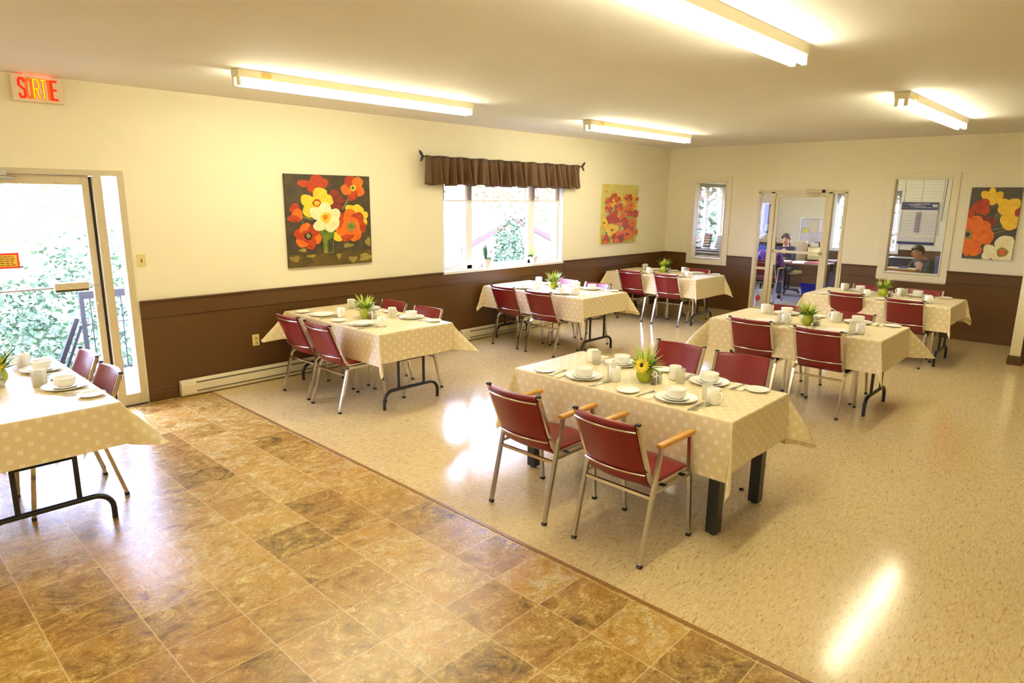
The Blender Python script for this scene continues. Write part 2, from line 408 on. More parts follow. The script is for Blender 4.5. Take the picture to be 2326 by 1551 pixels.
# office glass door with two sidelights
dx0, dx1 = BD[0], BD[1]
fr = MB()
y0, y1 = YB-0.012, YB+0.09
for a, b in ((dx0, dx0+0.035), (-4.685, -4.615), (-3.765, -3.70), (-3.525, dx1)): fr.box(a, b, y0, y1, 0, 2.085)
fr.box(dx0, dx1, y0, y1, 2.06, 2.115)
fr.box(-4.87, -4.685, y0+0.03, y1-0.02, 0.0, 0.12); fr.box(-3.70, -3.525, y0+0.03, y1-0.02, 0.0, 0.12)
fr.box(-4.87, -4.685, y0+0.03, y1-0.02, 0.775, 0.815)
d2 = structure(fr.build('door_2', M_aluoff, bevel=0.003), 'cream metal framed glass office door with sidelights', 'door')
lf = MB(); a0, a1 = -4.612, -3.768
ring(lf, a0, a1, 0.02, 2.05, 0.05, YB+0.01, YB+0.05); lf.box(a0+0.05, a1-0.05, YB+0.01, YB+0.05, 0.02, 0.2)
lf.build('door_leaf', M_aluoff, d2, bevel=0.003)
MB().box(a0+0.045, a1-0.045, YB+0.028, YB+0.034, 0.19, 2.005).build('door_pane', M_glass, d2)
MB().box(-4.87, -4.685, YB+0.03, YB+0.036, 0.12, 2.06).build('sidelight_pane', M_glass, d2)
MB().box(-3.70, -3.525, YB+0.03, YB+0.036, 0.12, 2.06).build('sidelight_pane', M_glass, d2)
MB().box(a0+0.03, a1-0.03, YB-0.03, YB+0.0, 1.085, 1.13).box(a0+0.02, a0+0.06, YB-0.03, YB+0.012, 1.08, 1.135).box(a1-0.06, a1-0.02, YB-0.03, YB+0.012, 1.08, 1.135).build('push_bar', M_aluoff, d2, bevel=0.005)
MB().box(a0+0.045, a0+0.10, YB-0.02, YB+0.01, 0.875, 1.075).build('pull_plate', M_aluoff, d2, bevel=0.004)
c = MB().box(-4.10, -3.86, YB-0.06, YB-0.012, 2.07, 2.125).tube([(-3.90, YB-0.036, 2.06), (-3.90, YB-0.036, 2.045)], 0.015).build('closer_body', M_alu, d2, bevel=0.006)
MB().box(-3.86, -3.82, YB-0.055, YB-0.015, 2.075, 2.12).build('closer_cap', M_dark, c)
MB().tube([(-3.90, YB-0.036, 2.05), (-4.05, YB-0.09, 2.045), (-4.0, YB-0.012, 2.04)], 0.008, square=True).build('closer_arm', M_alu, c)

# ------------------------------------------------------------------ entrance door on the window wall
dr = MB(); xa, xb = XW-0.12, XW+0.012
for a, b in ((DOOR[0], 0.66), (0.80, 0.85), (1.765, 1.835), (1.955, DOOR[1])): dr.box(xa, xb, a, b, 0, 2.10)
dr.box(xa, xb, DOOR[0], DOOR[1], 2.095, DOOR[3]); dr.box(xa, xb, 1.835, 1.955, 0.0, 0.115); dr.box(xa+0.02, xb-0.02, 0.66, 0.80, 0, 0.115)
d1 = structure(dr.build('door_1', M_alu, bevel=0.003), 'aluminium framed glass entrance door with narrow sidelight', 'door')
lf = MB(); X0, X1 = XW-0.075, XW-0.03
for a, b, c0, c1 in ((0.86, 0.92, 0.015, 2.094), (1.69, 1.745, 0.015, 2.094), (0.92, 1.69, 2.015, 2.094), (0.92, 1.69, 0.015, 0.16)): lf.box(X0, X1, a, b, c0, c1)
lf.build('door_leaf', M_alu, d1, bevel=0.003)
MB().box(X0-0.01, X1, 1.747, 1.763, 0.015, 2.085).build('dark_gap_strip', M_dark, d1)  # dark strip stands in for the black gap beside the leaf
MB().box(XW-0.055, XW-0.049, 0.915, 1.695, 0.15, 2.02).build('door_pane', M_glass, d1)
MB().box(XW-0.055, XW-0.049, 1.835, 1.955, 0.11, 2.095).build('sidelight_pane', M_glass, d1)
MB().box(XW-0.055, XW-0.049, 0.66, 0.80, 0.11, 2.095).build('sidelight_pane', M_glass, d1)
MB().box(XW-0.14, XW+0.03, DOOR[0], DOOR[1], 0.0, 0.012).build('threshold', mat('threshold_metal', rgb(70, 66, 90), 0.35, 0.6, nscale=30), d1)
p = MB().box(XW-0.03, XW+0.05, 1.38, 1.635, 1.135, 1.195).build('push_pad', M_alu, d1, bevel=0.006)
MB().box(XW-0.028, XW+0.045, 1.385, 1.63, 1.118, 1.134).build('pad_underside', mat('bronze', rgb(96, 72, 44), 0.4, 0.5, nscale=30), p)
MB().tube([(XW+0.02, 0.90, 1.155), (XW+0.02, 1.38, 1.155)], 0.009).tube([(XW+0.02, 1.635, 1.16), (XW+0.02, 1.72, 1.16)], 0.006).build('push_rod', M_steel, d1)
MB().box(XW+0.0, XW+0.06, 0.95, 1.16, 2.075, 2.13).tube([(XW+0.04, 1.10, 2.07), (XW+0.10, 1.20, 2.06), (XW+0.03, 1.14, 2.05)], 0.01).build('closer_body', M_steel, d1, bevel=0.006)
MB().box(XW-0.03, XW-0.026, 1.50, 1.68, 2.02, 2.08).tube([(XW-0.03, 1.70, 1.30), (XW-0.015, 1.70, 1.30)], 0.012).tube([(XW-0.03, 1.71, 0.98), (XW-0.015, 1.71, 0.98)], 0.012).build('lock_fitting', M_alu, d1)
sg = MB().box(XW-0.048, XW-0.045, 0.93, 1.18, 1.335, 1.462).build('door_notice', mat('notice_red', rgb(240, 70, 50), 0.5, nscale=30, namt=0.03))
tag(sg, 'yellow notice with red border stuck on the entrance door glass', 'sign')
MB().box(XW-0.045, XW-0.0442, 0.945, 1.165, 1.352, 1.445).build('notice_panel', mat('notice_yellow', rgb(246, 200, 70), 0.5, nscale=30, namt=0.03), sg)
ln = MB(); random.seed(3)
for i in range(5):
    yy = 0.96
    while yy < 1.14:
        w = random.uniform(0.012, 0.035); ln.box(XW-0.0442, XW-0.0436, yy, min(yy+w, 1.15), 1.428-i*0.017, 1.434-i*0.017); yy += w+0.007
ln.build('notice_lines', mat('notice_ink', rgb(90, 52, 24), 0.6, nscale=30), sg)

# ------------------------------------------------------------------ window on the window wall
w = MB(); xa, xb = XW-0.15, XW-0.09
def yring(mb, a, b, z0, z1, t, xa, xb):
    mb.box(xa, xb, a, a+t, z0, z1); mb.box(xa, xb, b-t, b, z0, z1); mb.box(xa, xb, a+t, b-t, z1-t, z1); mb.box(xa, xb, a+t, b-t, z0, z0+t)
yring(w, WIN[0]+0.01, WIN[1]-0.01, WIN[2]+0.01, WIN[3], 0.055, xa, xb)
w.box(xa, xb, 6.235, 6.33, WIN[2], WIN[3]); w.box(xa, xb, 7.48, 7.575, WIN[2], WIN[3])
win = structure(w.build('window_1', M_white, bevel=0.004), 'wide white three pane window above the chair rail', 'window')
sa = MB()
yring(sa, WIN[0]+0.06, 6.24, WIN[2]+0.06, WIN[3]-0.05, 0.04, xa+0.015, xb+0.012); yring(sa, 7.57, WIN[1]-0.06, WIN[2]+0.06, WIN[3]-0.05, 0.04, xa+0.015, xb+0.012)
sa.build('window_sash', M_white, win, bevel=0.003)
for a, b in ((5.80, 6.24), (6.33, 7.48), (7.575, 8.13)): MB().box(XW-0.125, XW-0.119, a, b, 1.0, WIN[3]-0.05).build('window_pane', M_glass, win)
rt = MB().box(XW-0.09, XW+0.004, WIN[0], WIN[0]+0.012, WIN[2], WIN[3]).box(XW-0.09, XW+0.004, WIN[1]-0.012, WIN[1], WIN[2], WIN[3]).box(XW-0.09, XW+0.004, WIN[0], WIN[1], WIN[3]-0.012, WIN[3])
rt.build('window_jamb', M_white, win)
MB().box(XW-0.09, XW+0.026, WIN[0]-0.01, WIN[1]+0.02, WIN[2]-0.025, WIN[2]+0.012).build('window_sill', M_white, win, bevel=0.004)
MB().tube([(XW-0.085, 7.95, 1.05), (XW-0.06, 7.95, 1.03), (XW-0.05, 7.88, 1.03)], 0.006).tube([(XW-0.085, 5.95, 1.05), (XW-0.06, 5.95, 1.03), (XW-0.05, 5.88, 1.03)], 0.006).build('window_crank', M_white, win)
M_shade = glassy('sheer_shade', (0.62, 0.57, 0.50, 1), 0.01, 0.40, rgb(176, 160, 134))
sh = thing('roller_shade', 'sheer beige roller shade half-lowered in the three pane window', 'blind', (XW-0.05, 6.95, 2.2))
MB().box(-0.002, 0.002, -1.19, 1.19, -0.295, 0.03).build('shade_fabric', M_shade, sh)
MB().box(-0.006, 0.006, -1.19, 1.19, -0.312, -0.295).build('hem_bar', mat('shade_hem', rgb(226, 212, 190), 0.5, nscale=20, namt=0.03), sh)
MB().tube([(0, -1.2, 0.035), (0, 1.2, 0.035)], 0.02).build('roller', M_white, sh)

# valance
va = thing('curtain_valance', 'gathered dark brown valance hanging over the three pane window', 'curtain', (XW, 0, 0))
ya, yb = 5.37, 8.46
random.seed(11)
ph = [random.uniform(0, 6.28) for _ in range(8)]
def vfun(s_, t_):
    y = ya+(yb-ya)*s_
    z = 2.445-0.35*t_
    k = s_*44
    amp = 0.016+0.052*t_
    d = math.sin(k*2*PI/2.0+1.7*math.sin(k*0.45+ph[0]))*amp + math.sin(k*PI*1.7+ph[1])*amp*0.4
    yy = y + 0.03*t_*math.sin(k*0.9+ph[2]) + (s_-0.5)*0.045*t_
    return (0.105+d, yy, z+0.012*math.sin(k*1.3+ph[3])*(0.4 if t_ < 0.1 else 1)*(1 if t_ in (0, 1) or t_ > 0.9 else 0.3))
MB().grid(vfun, 300, 10).build('valance_fabric', M_drape, va, solid=0.004)
rd = MB().tube([(0.105, 5.33, 2.43), (0.105, 8.50, 2.43)], 0.009).build('curtain_rod', M_iron, va)
def leaf(mb, p, d, wd, L, m=0, bend=0.2, up=(0, 0, 1), n=5):
    p = Vector(p); d = Vector(d).normalized(); sd = d.cross(Vector(up))
    if sd.length < 1e-3: sd = Vector((1, 0, 0))
    sd.normalize(); nn = sd.cross(d)
    vs = []
    for i in range(n+1):
        t = i/n; q = p + d*L*t - Vector((0, 0, 1))*bend*L*t*t
        ww = wd*math.sin(PI*min(1, 0.12+0.88*t))**0.8
        if i == n: vs += [q, q, q]
        else: vs += [q-sd*ww, q+nn*ww*0.35*-1, q+sd*ww]
    fs = []
    for i in range(n):
        for j in range(2): a = i*3+j; fs.append((a, a+1, a+4, a+3))
    mb.add(vs, fs, m, True)
for yy, sgn in ((5.33, -1), (8.50, 1)):
    fi = MB()
    fi.ell((0.105, yy, 2.43), (0.015, 0.015, 0.015))
    leaf(fi, (0.105, yy, 2.43), (0.1, sgn*0.6, 0.6), 0.022, 0.10, up=(1, 0, 0), bend=0); leaf(fi, (0.105, yy, 2.43), (0.1, sgn*0.5, -0.7), 0.018, 0.085, up=(1, 0, 0), bend=0)
    fi.tube([(0.105, yy, 2.43), (0.11, yy+sgn*0.03, 2.435)], 0.005)
    fi.build('leaf_finial', M_iron, rd, solid=0.004)
for y_ in (5.5, 8.3): MB().box(0, 0.1, y_, y_+0.012, 2.42, 2.44).build('rod_bracket', M_iron, rd)

# sill plants
def sill_plant(y, lab, kind):
    t = thing('potted_plant', lab, 'plant', (XW-0.035, y, WIN[2]+0.0125), 0, 'potted plants on the window sill')
    s = 1.0 if kind == 0 else 0.85
    MB().lathe([(0.045*s, 0), (0.075*s, 0.10*s), (0.082*s, 0.10*s), (0.082*s, 0.125*s), (0.07*s, 0.125*s), (0.066*s, 0.105*s), (0.001, 0.105*s)], 18).build('pot', M_pot, t)
    MB().lathe([(0.066*s, 0.104*s), (0.0001, 0.112*s)], 14).build('soil', M_soil, t)
    fo = MB(); random.seed(5+kind)
    for i in range(9):
        a = random.uniform(0, 2*PI); leaf(fo, (0.02*math.cos(a), 0.02*math.sin(a), 0.105*s), (math.cos(a), math.sin(a), random.uniform(0.3, 1.0)), 0.025, random.uniform(0.08, 0.13), bend=0.25)
    big = [((0.1, -0.35, 1), 0.045, 0.2), ((0, -0.05, 1), 0.04, 0.22)] if kind == 0 else []
    for d, w_, L in big: leaf(fo, (0, -0.01, 0.12*s), d, w_, L, bend=0.0, up=(0, 1, 0))
    fo.build('leaves', mat('dark_leaf', rgb(66, 104, 58), 0.4, nscale=14, namt=0.2), t, solid=0.002)
    if kind == 1:
        fl = MB(); leaf(fl, (0, 0, 0.11), (0, 0.05, 1), 0.04, 0.20, up=(0, 1, 0), bend=0); fl.build('young_leaf', M_leafl, t, solid=0.002)
sill_plant(6.55, 'broad-leaved plant in ivory pot on sill, under the wide centre pane', 0)
sill_plant(7.54, 'smaller sill plant with one upright yellow-green leaf', 1)

# ------------------------------------------------------------------ heaters, switch, outlet, exit sign
def heater(y0, y1, lab):
    t = thing('baseboard_heater', lab, 'heater', (XW+0.0205, y0, 0.012), 0, 'electric baseboard heaters along the window wall')
    L = y1-y0
    body = MB()
    prof = [(0, 0), (0.058, 0), (0.064, 0.02), (0.064, 0.10), (0.055, 0.135), (0.03, 0.15), (0, 0.15)]
    n = len(prof)
    vs = [(x, 0, z) for x, z in prof]+[(x, L, z) for x, z in prof]
    body.add(vs, [(i, (i+1) % n, (i+1) % n+n, i+n) for i in range(n)]+[tuple(range(n))[::-1], tuple(range(n, 2*n))])
    body.build('heater_body', M_heat, t, bevel=0.003, fix=True)
    MB().box(0.050, 0.0625, 0.14, L-0.14, 0.112, 0.127).build('heater_slot', M_slot, t)
    MB().box(0.0605, 0.0665, 0.14, L-0.14, 0.028, 0.042).build('heater_slot', M_slot, t)
    return t
heater(2.30, 4.55, 'white baseboard heater by the table below the bouquet painting')
heater(5.99, 8.2, 'white baseboard heater below the three pane window')
heater(9.55, 10.7, 'white baseboard heater near the room corner below the poppy canvas')
t = thing('light_switch', 'ivory light switch on the wall beside the entrance door', 'switch', (XW+0.0005, 2.085, 1.345))
MB().box(0, 0.006, -0.036, 0.036, -0.058, 0.058).build('switch_plate', M_plate, t, bevel=0.003)
MB().box(0.006, 0.016, -0.005, 0.005, -0.004, 0.012).box(0.006, 0.008, -0.008, 0.008, -0.016, 0.016).build('toggle', mat('toggle', rgb(170, 140, 80), 0.4, nscale=30), t)
t = thing('wall_outlet', 'ivory electric outlet on the brown panel above the heater', 'outlet', (XW+0.0045, 3.11, 0.448))
MB().box(0, 0.006, -0.038, 0.038, -0.06, 0.06).build('outlet_plate', M_plate, t, bevel=0.003)
for z in (-0.025, 0.025): MB().lathe([(0.017, 0), (0.017, 0.002), (0.0001, 0.002)], 14, c=(0, 0, 0)).build('receptacle', mat('receptacle', rgb(214, 190, 120), 0.4, nscale=30), t, loc=(0.006, 0, z)).rotation_euler.y = PI/2

ex = thing('exit_sign', 'illuminated red letter exit sign above the entrance door', 'sign', (XW+0.012, 1.275, 2.655))
MB().box(0, 0.05, 0, 0.345, 0, 0.196).build('sign_box', mat('sign_cream', rgb(236, 216, 184), 0.4, nscale=12, namt=0.02), ex, bevel=0.004)
E_red = emit('letter_red', (1.0, 0.03, 0.008, 1), 0.42); E_or = emit('letter_orange', (1.0, 0.14, 0.005, 1), 0.5); E_ye = emit('letter_yellow', (1.0, 0.50, 0.01, 1), 0.6)  # yellower middle letters carry the sign's uneven backlight in their colour
LET = {'S': [((1, 0.85), (0.8, 1), (0.2, 1), (0, 0.85), (0, 0.62), (1, 0.40), (1, 0.15), (0.8, 0), (0.2, 0), (0, 0.15))],
       'O': [((0.5, 0), (0.1, 0.05), (0, 0.2), (0, 0.8), (0.1, 0.95), (0.5, 1), (0.9, 0.95), (1, 0.8), (1, 0.2), (0.9, 0.05), (0.5, 0))],
       'R': [((0, 0), (0, 1), (0.8, 1), (1, 0.85), (1, 0.62), (0.8, 0.5), (0, 0.5)), ((0.45, 0.5), (1, 0))],
       'T': [((0, 1), (1, 1)), ((0.5, 1), (0.5, 0))], 'I': [((0.5, 0), (0.5, 1))],
       'E': [((1, 1), (0, 1), (0, 0), (1, 0)), ((0, 0.52), (0.8, 0.52))]}
yy = 0.047
for ch, w_, em in (('S', 0.036, E_red), ('O', 0.034, E_or), ('R', 0.036, E_ye), ('T', 0.034, E_ye), ('I', 0.012, E_or), ('E', 0.034, E_red)):
    mb = MB()
    for px_, wd_, mi in ((0.0505, 0.0085, 0), (0.0525, 0.0048, 1)):
        for st in LET[ch]:
            pts = [Vector((px_, yy+a*w_, 0.028+b*0.14)) for a, b in st]
            for a, b in zip(pts, pts[1:]):
                d = (b-a).normalized(); e = wd_*0.8; nn = Vector((0, -d.z, d.y))*wd_
                a2, b2 = a-d*e, b+d*e; k = Vector((0.002, 0, 0))
                mb.add([a2-nn, b2-nn, b2+nn, a2+nn, a2-nn+k, b2-nn+k, b2+nn+k, a2+nn+k], [(0, 1, 2, 3), (4, 5, 6, 7), (0, 1, 5, 4), (1, 2, 6, 5), (2, 3, 7, 6), (3, 0, 4, 7)], mi)
    mb.build('sign_letter', [E_red, em], ex); yy += w_+0.013
MB().box(0.012, 0.04, 0.08, 0.27, 0.1955, 0.199).build('lamp_slot', emit('slot_red', (1.0, 0.05, 0.03, 1), 4.0), ex)

# ------------------------------------------------------------------ fluorescent ceiling fixtures
def fixture(x, ya, yb, lab):
    t = thing('ceiling_light', lab, 'ceiling light', (x, ya, ZC), 0, 'twin tube fluorescent ceiling lights')
    L = yb-ya
    hs = MB(); prof = [(-0.065, -0.0005), (0.065, -0.0005), (0.055, -0.06), (-0.055, -0.06)]
    vs = [(a, 0, z) for a, z in prof]+[(a, L, z) for a, z in prof]
    hs.add(vs, [(0, 1, 5, 4), (1, 2, 6, 5), (2, 3, 7, 6), (3, 0, 4, 7), (0, 3, 2, 1), (4, 5, 6, 7)])
    hs.build('housing', M_fix, t, bevel=0.003, fix=True)
    for sx in (-0.036, 0.036):
        MB().tube([(sx, 0.035, -0.098), (sx, L-0.035, -0.098)], 0.019, 14).build('fluorescent_tube', M_tube, t)
    for yy_ in (0.012, L-0.012):
        for sx in (-0.036, 0.036):
            MB().box(sx-0.016, sx+0.016, yy_-0.011, yy_+0.011, -0.118, -0.055).build('lamp_holder', M_fix, t, bevel=0.004)
    MB().box(0.045, 0.0665, 0.18, 0.26, -0.05, -0.015).build('rating_label', mat('rating_label', rgb(230, 180, 90), 0.5, nscale=20), t)
    return t
fixture(-5.13, 2.38, 4.78, 'twin tube ceiling light above the table beside the bouquet painting')
fixture(-5.06, 6.62, 9.05, 'twin tube ceiling light above the table under the valance window')
fixture(-1.70, 1.92, 4.33, 'twin tube ceiling light partly cut off by the top of the view')
fixture(-1.70, 6.62, 9.15, 'twin tube ceiling light over the row in front of the office')

for x_ in (-5.1, -1.7, 1.75):  # unseen fixtures added for fill, assumed to continue the ceiling grid
    fixture(x_, -2.72, -0.3, 'unseen twin tube fill light added behind the viewer, %s' % {-5.1: 'entrance side', -1.7: 'middle row', 1.75: 'inner row'}[x_])

# ------------------------------------------------------------------ paintings
def lerp(a, b, t): return a+(b-a)*t
class Canvas:
    """a stretched canvas; pattern given in picture points mapped through its four corners"""
    def __init__(s, corners, w, h): s.c = corners; s.w = w; s.h = h; s.mb = MB(); s.k = 0
    def uv(s, x, y):
        (tlx, tly), (trx, try_), (brx, bry), (blx, bly) = s.c
        u = v = 0.5
        for _ in range(12):
            xl, xr = lerp(tlx, blx, v), lerp(trx, brx, v); u = (x-xl)/(xr-xl)
            yt, yb_ = lerp(tly, try_, u), lerp(bly, bry, u); v = (y-yt)/(yb_-yt)
        return u, v
    def poly(s, pts, m):
        P = []
        for x, y in pts:
            u, v = s.uv(x, y); u = min(1, max(0, u)); v = min(1, max(0, v)); P.append(((u-0.5)*s.w, 0, (0.5-v)*s.h))
        s.k += 1; y = -0.0302-0.00012*s.k
        c = [sum(p[0] for p in P)/len(P), 0, sum(p[2] for p in P)/len(P)]
        vs = [(p[0], y, p[2]) for p in P]+[(c[0], y, c[2])]; n = len(P)
        s.mb.add(vs, [(i, (i+1) % n, n) for i in range(n)], m)
    def oval(s, x, y, rx, ry, a, m, wob=0.06, n=18):
        a = math.radians(a); pts = []
        f = random.uniform(0, 6)
        for i in range(n):
            t = 2*PI*i/n; r = 1+wob*math.sin(3*t+f)+wob*0.5*math.sin(5*t+2*f)
            px, py = rx*r*math.cos(t), ry*r*math.sin(t); pts.append((x+px*math.cos(a)-py*math.sin(a), y+px*math.sin(a)+py*math.cos(a)))
        s.poly(pts, m)
    def line(s, x0, y0, x1, y1, w, m):
        d = math.hypot(x1-x0, y1-y0); nx, ny = -(y1-y0)/d*w/2, (x1-x0)/d*w/2
        s.poly([(x0-nx, y0-ny), (x1-nx, y1-ny), (x1+nx, y1+ny), (x0+nx, y0+ny)], m)
    def flower(s, x, y, r, n, m, me, rc, mc, a0=0, sq=1.0):
        for i in range(n):
            a = a0+360*i/n; t = math.radians(a)
            s.oval(x+r*0.55*math.cos(t), y+r*0.55*math.sin(t)*sq, r*0.52, r*0.46, a, m if i % 2 else me)
        s.oval(x, y, rc, rc*sq, 0, mc[0]); s.oval(x, y, rc*0.55, rc*0.55*sq, 0, mc[1])
    def done(s, loc, rotz, mats, bg, label):
        s.mb.box(-s.w/2, s.w/2, -0.03, -0.001, -s.h/2, s.h/2, bg)
        o = s.mb.build('flower_painting', mats, None, loc=loc, rotz=rotz)
        return tag(o, label, 'painting', 'flower paintings on canvas')
def pm(n, c, c2=None, sc=18): return mat('paint_'+n, c, 0.55, nscale=sc, namt=0.12, color2=c2)
PM = [pm('ground', rgb(84, 70, 44), rgb(52, 42, 34), 9), pm('red', rgb(200, 72, 18), rgb(150, 36, 12)), pm('orange', rgb(232, 124, 22), rgb(212, 84, 14)), pm('yellow', rgb(250, 212, 62), rgb(232, 176, 36)),
      pm('white', rgb(246, 238, 200), rgb(226, 206, 140)), pm('green', rgb(122, 142, 30), rgb(66, 92, 28)), pm('dark', rgb(60, 40, 24), rgb(40, 26, 20)), pm('maroon', rgb(150, 52, 22), rgb(104, 32, 20)),
      pm('table', rgb(112, 88, 26), rgb(58, 42, 22), 7), pm('olive', rgb(168, 150, 70), rgb(120, 104, 44)), pm('lime', rgb(222, 206, 120), rgb(188, 182, 90), 6), pm('slate', rgb(92, 82, 66), rgb(66, 58, 52), 8), pm('stem', rgb(128, 138, 80), rgb(90, 104, 60))]
random.seed(21)
C1 = Canvas([(133, 137), (1290, 178), (1330, 1345), (200, 1430)], 1.06, 0.99)
C1.poly([(190, 1250), (1325, 1165), (1332, 1345), (200, 1430)], 8)
for x, y, a, b in ((1230, 1270, 90, 50), (270, 1300, 60, 40), (480, 1260, 60, 20), (850, 1260, 30, 40), (980, 1110, 70, 30), (1270, 1060, 40, 60), (370, 1180, 50, 25), (1050, 1300, 60, 40)): C1.oval(x, y, a, b, -5, 9, 0.2)
C1.line(990, 470, 900, 620, 22, 12); C1.line(370, 720, 500, 760, 18, 12); C1.line(360, 770, 380, 850, 14, 12)
for p in ((390, 270, 95, 48, 5), (560, 235, 105, 80, 20), (640, 270, 60, 70, 60), (480, 340, 60, 50, 0)): C1.oval(*p, 1)
for p in ((790, 410, 70, 60, 20), (860, 490, 80, 50, 10), (830, 580, 80, 40, 10), (770, 480, 50, 80, 0)): C1.oval(*p, 7)
C1.flower(1050, 330, 165, 5, 1, 2, 42, (3, 5), 25)
for p in ((265, 600, 60, 70, 40), (300, 690, 85, 70, 80), (255, 745, 85, 48, 10)): C1.oval(*p, 2 if p[0] == 300 else 1)
for p in ((420, 500, 90, 78, 60), (590, 410, 95, 90, 0), (690, 490, 85, 72, 30), (450, 640, 80, 100, -30), (540, 540, 120, 100, 0)): C1.oval(*p, 3)
C1.oval(550, 530, 58, 50, 0, 1); C1.oval(550, 532, 36, 30, 0, 3)
for p in ((1010, 610, 75, 55, 10), (1120, 620, 85, 65, 20), (1195, 700, 75, 60, 0), (1225, 790, 30, 55, 0), (840, 980, 75, 80, 30)): C1.oval(*p, 3)
C1.flower(435, 985, 175, 6, 1, 2, 60, (6, 9), 15, 1.0); C1.oval(435, 985, 95, 95, 0, 1); C1.oval(435, 985, 52, 52, 0, 6); C1.oval(438, 982, 26, 34, -20, 9)
C1.flower(1010, 840, 215, 7, 2, 1, 75, (9, 5), 10); C1.oval(1015, 845, 130, 125, 0, 2); C1.oval(1020, 850, 66, 70, 0, 9); C1.oval(1015, 845, 32, 36, 0, 5)
C1.poly([(575, 900), (790, 880), (775, 1010), (772, 1215), (640, 1225), (625, 1020)], 5); C1.poly([(690, 1050), (765, 1000), (765, 1200), (690, 1210)], 0); C1.oval(665, 1190, 30, 35, 0, 9)
for p in ((535, 670, 92, 80, 30), (655, 605, 90, 80, 0), (780, 690, 88, 85, -20), (770, 800, 85, 100, 0), (590, 830, 95, 78, -40), (720, 850, 88, 75, 20), (660, 730, 130, 110, 0)): C1.oval(*p, 4)
C1.oval(665, 730, 70, 74, 0, 3); C1.oval(660, 722, 34, 34, 0, 2)
C1.done((XW+0.0005, 4.058, 1.673), PI/2, PM, 0, 'large dark canvas of red, yellow and white flowers in green vase')
C2 = Canvas([(240, 155), (985, 182), (945, 1360), (215, 1410)], 1.06, 0.985)
for i in range(26): C2.oval(random.uniform(280, 940), random.uniform(190, 360), random.uniform(12, 30), random.uniform(8, 18), 0, random.choice((3, 3, 2, 10)), 0.2)
for x in (380, 560, 700, 860, 300, 470): C2.line(x, 1385, x+random.uniform(-60, 60), 900, 12, 12)
for x, y, r, m in ((590, 440, 60, 3), (690, 540, 50, 3), (860, 430, 60, 3), (900, 620, 60, 3), (540, 790, 60, 3), (450, 530, 60, 3), (260, 960, 95, 3), (420, 1110, 135, 3), (455, 405, 65, 2), (350, 510, 75, 2), (530, 480, 65, 2),
                   (755, 440, 85, 2), (940, 470, 45, 2), (345, 670, 78, 2), (545, 620, 85, 2), (800, 590, 85, 2), (690, 720, 100, 2), (790, 760, 70, 1), (910, 770, 80, 1), (480, 750, 55, 1), (410, 870, 110, 1),
                   (610, 920, 115, 2), (700, 980, 80, 1), (770, 1040, 95, 1), (830, 960, 90, 2), (720, 1200, 125, 2), (920, 1160, 70, 2), (540, 1260, 125, 2), (590, 1290, 60, 7), (260, 1310, 95, 2)):
    C2.flower(x, y, r, 5, m, m if m != 2 else random.choice((1, 2)), r*0.24, (9, 6), random.uniform(0, 70)); 
C2.done((XW+0.0005, 9.715, 1.69), PI/2, PM, 10, 'pale yellow canvas crowded with orange poppies by the room corner')
C3 = Canvas([(920, 145), (1295, 148), (1235, 695), (870, 665)], 0.575, 0.975)
for a in ((1040, 430, 1170, 330), (1070, 460, 1200, 440), (1080, 495, 1190, 460), (1100, 370, 1130, 320)): C3.line(*a, 9, 12)
for p in ((1075, 190, 30, 45, 0), (1030, 205, 42, 34, 30), (1120, 210, 42, 30, -30), (1080, 235, 45, 40, 0)): C3.oval(*p, 3)
for p in ((1000, 270, 62, 38, -20), (990, 300, 60, 42, 20), (1030, 310, 32, 40, 0), (1065, 395, 50, 38, 20), (920, 340, 30, 40, 0)): C3.oval(*p, 1 if p[1] != 395 else 7)
for p in ((1175, 270, 62, 40, 10), (1240, 270, 45, 45, -20), (1190, 320, 70, 42, 10), (1180, 390, 42, 40, 30), (1215, 425, 60, 38, 0), (1250, 380, 40, 60, 0)): C3.oval(*p, 3)
C3.oval(1262, 335, 20, 30, 0, 1)
for p in ((960, 410, 68, 55, -30), (1030, 440, 55, 48, 40), (1045, 510, 60, 58, 0), (905, 410, 45, 50, 0), (960, 600, 58, 55, 20), (905, 590, 40, 60, 0), (960, 500, 95, 90, 0)): C3.oval(*p, 2)
C3.oval(912, 492, 34, 36, 0, 9); C3.oval(908, 490, 16, 18, 0, 6)
for p in ((1175, 555, 72, 48, -25), (1220, 580, 40, 60, 0), (1090, 620, 68, 42, 30), (1150, 660, 70, 40, 10), (1210, 660, 50, 40, 0), (1060, 650, 40, 35, 0)): C3.oval(*p, 4)
C3.oval(1170, 630, 42, 36, 0, 9); C3.oval(1170, 630, 22, 20, 0, 2)
C3.done((-1.575, YB-0.0005, 1.663), 0, PM, 11, 'tall dark canvas of orange, yellow and cream flowers on end wall')

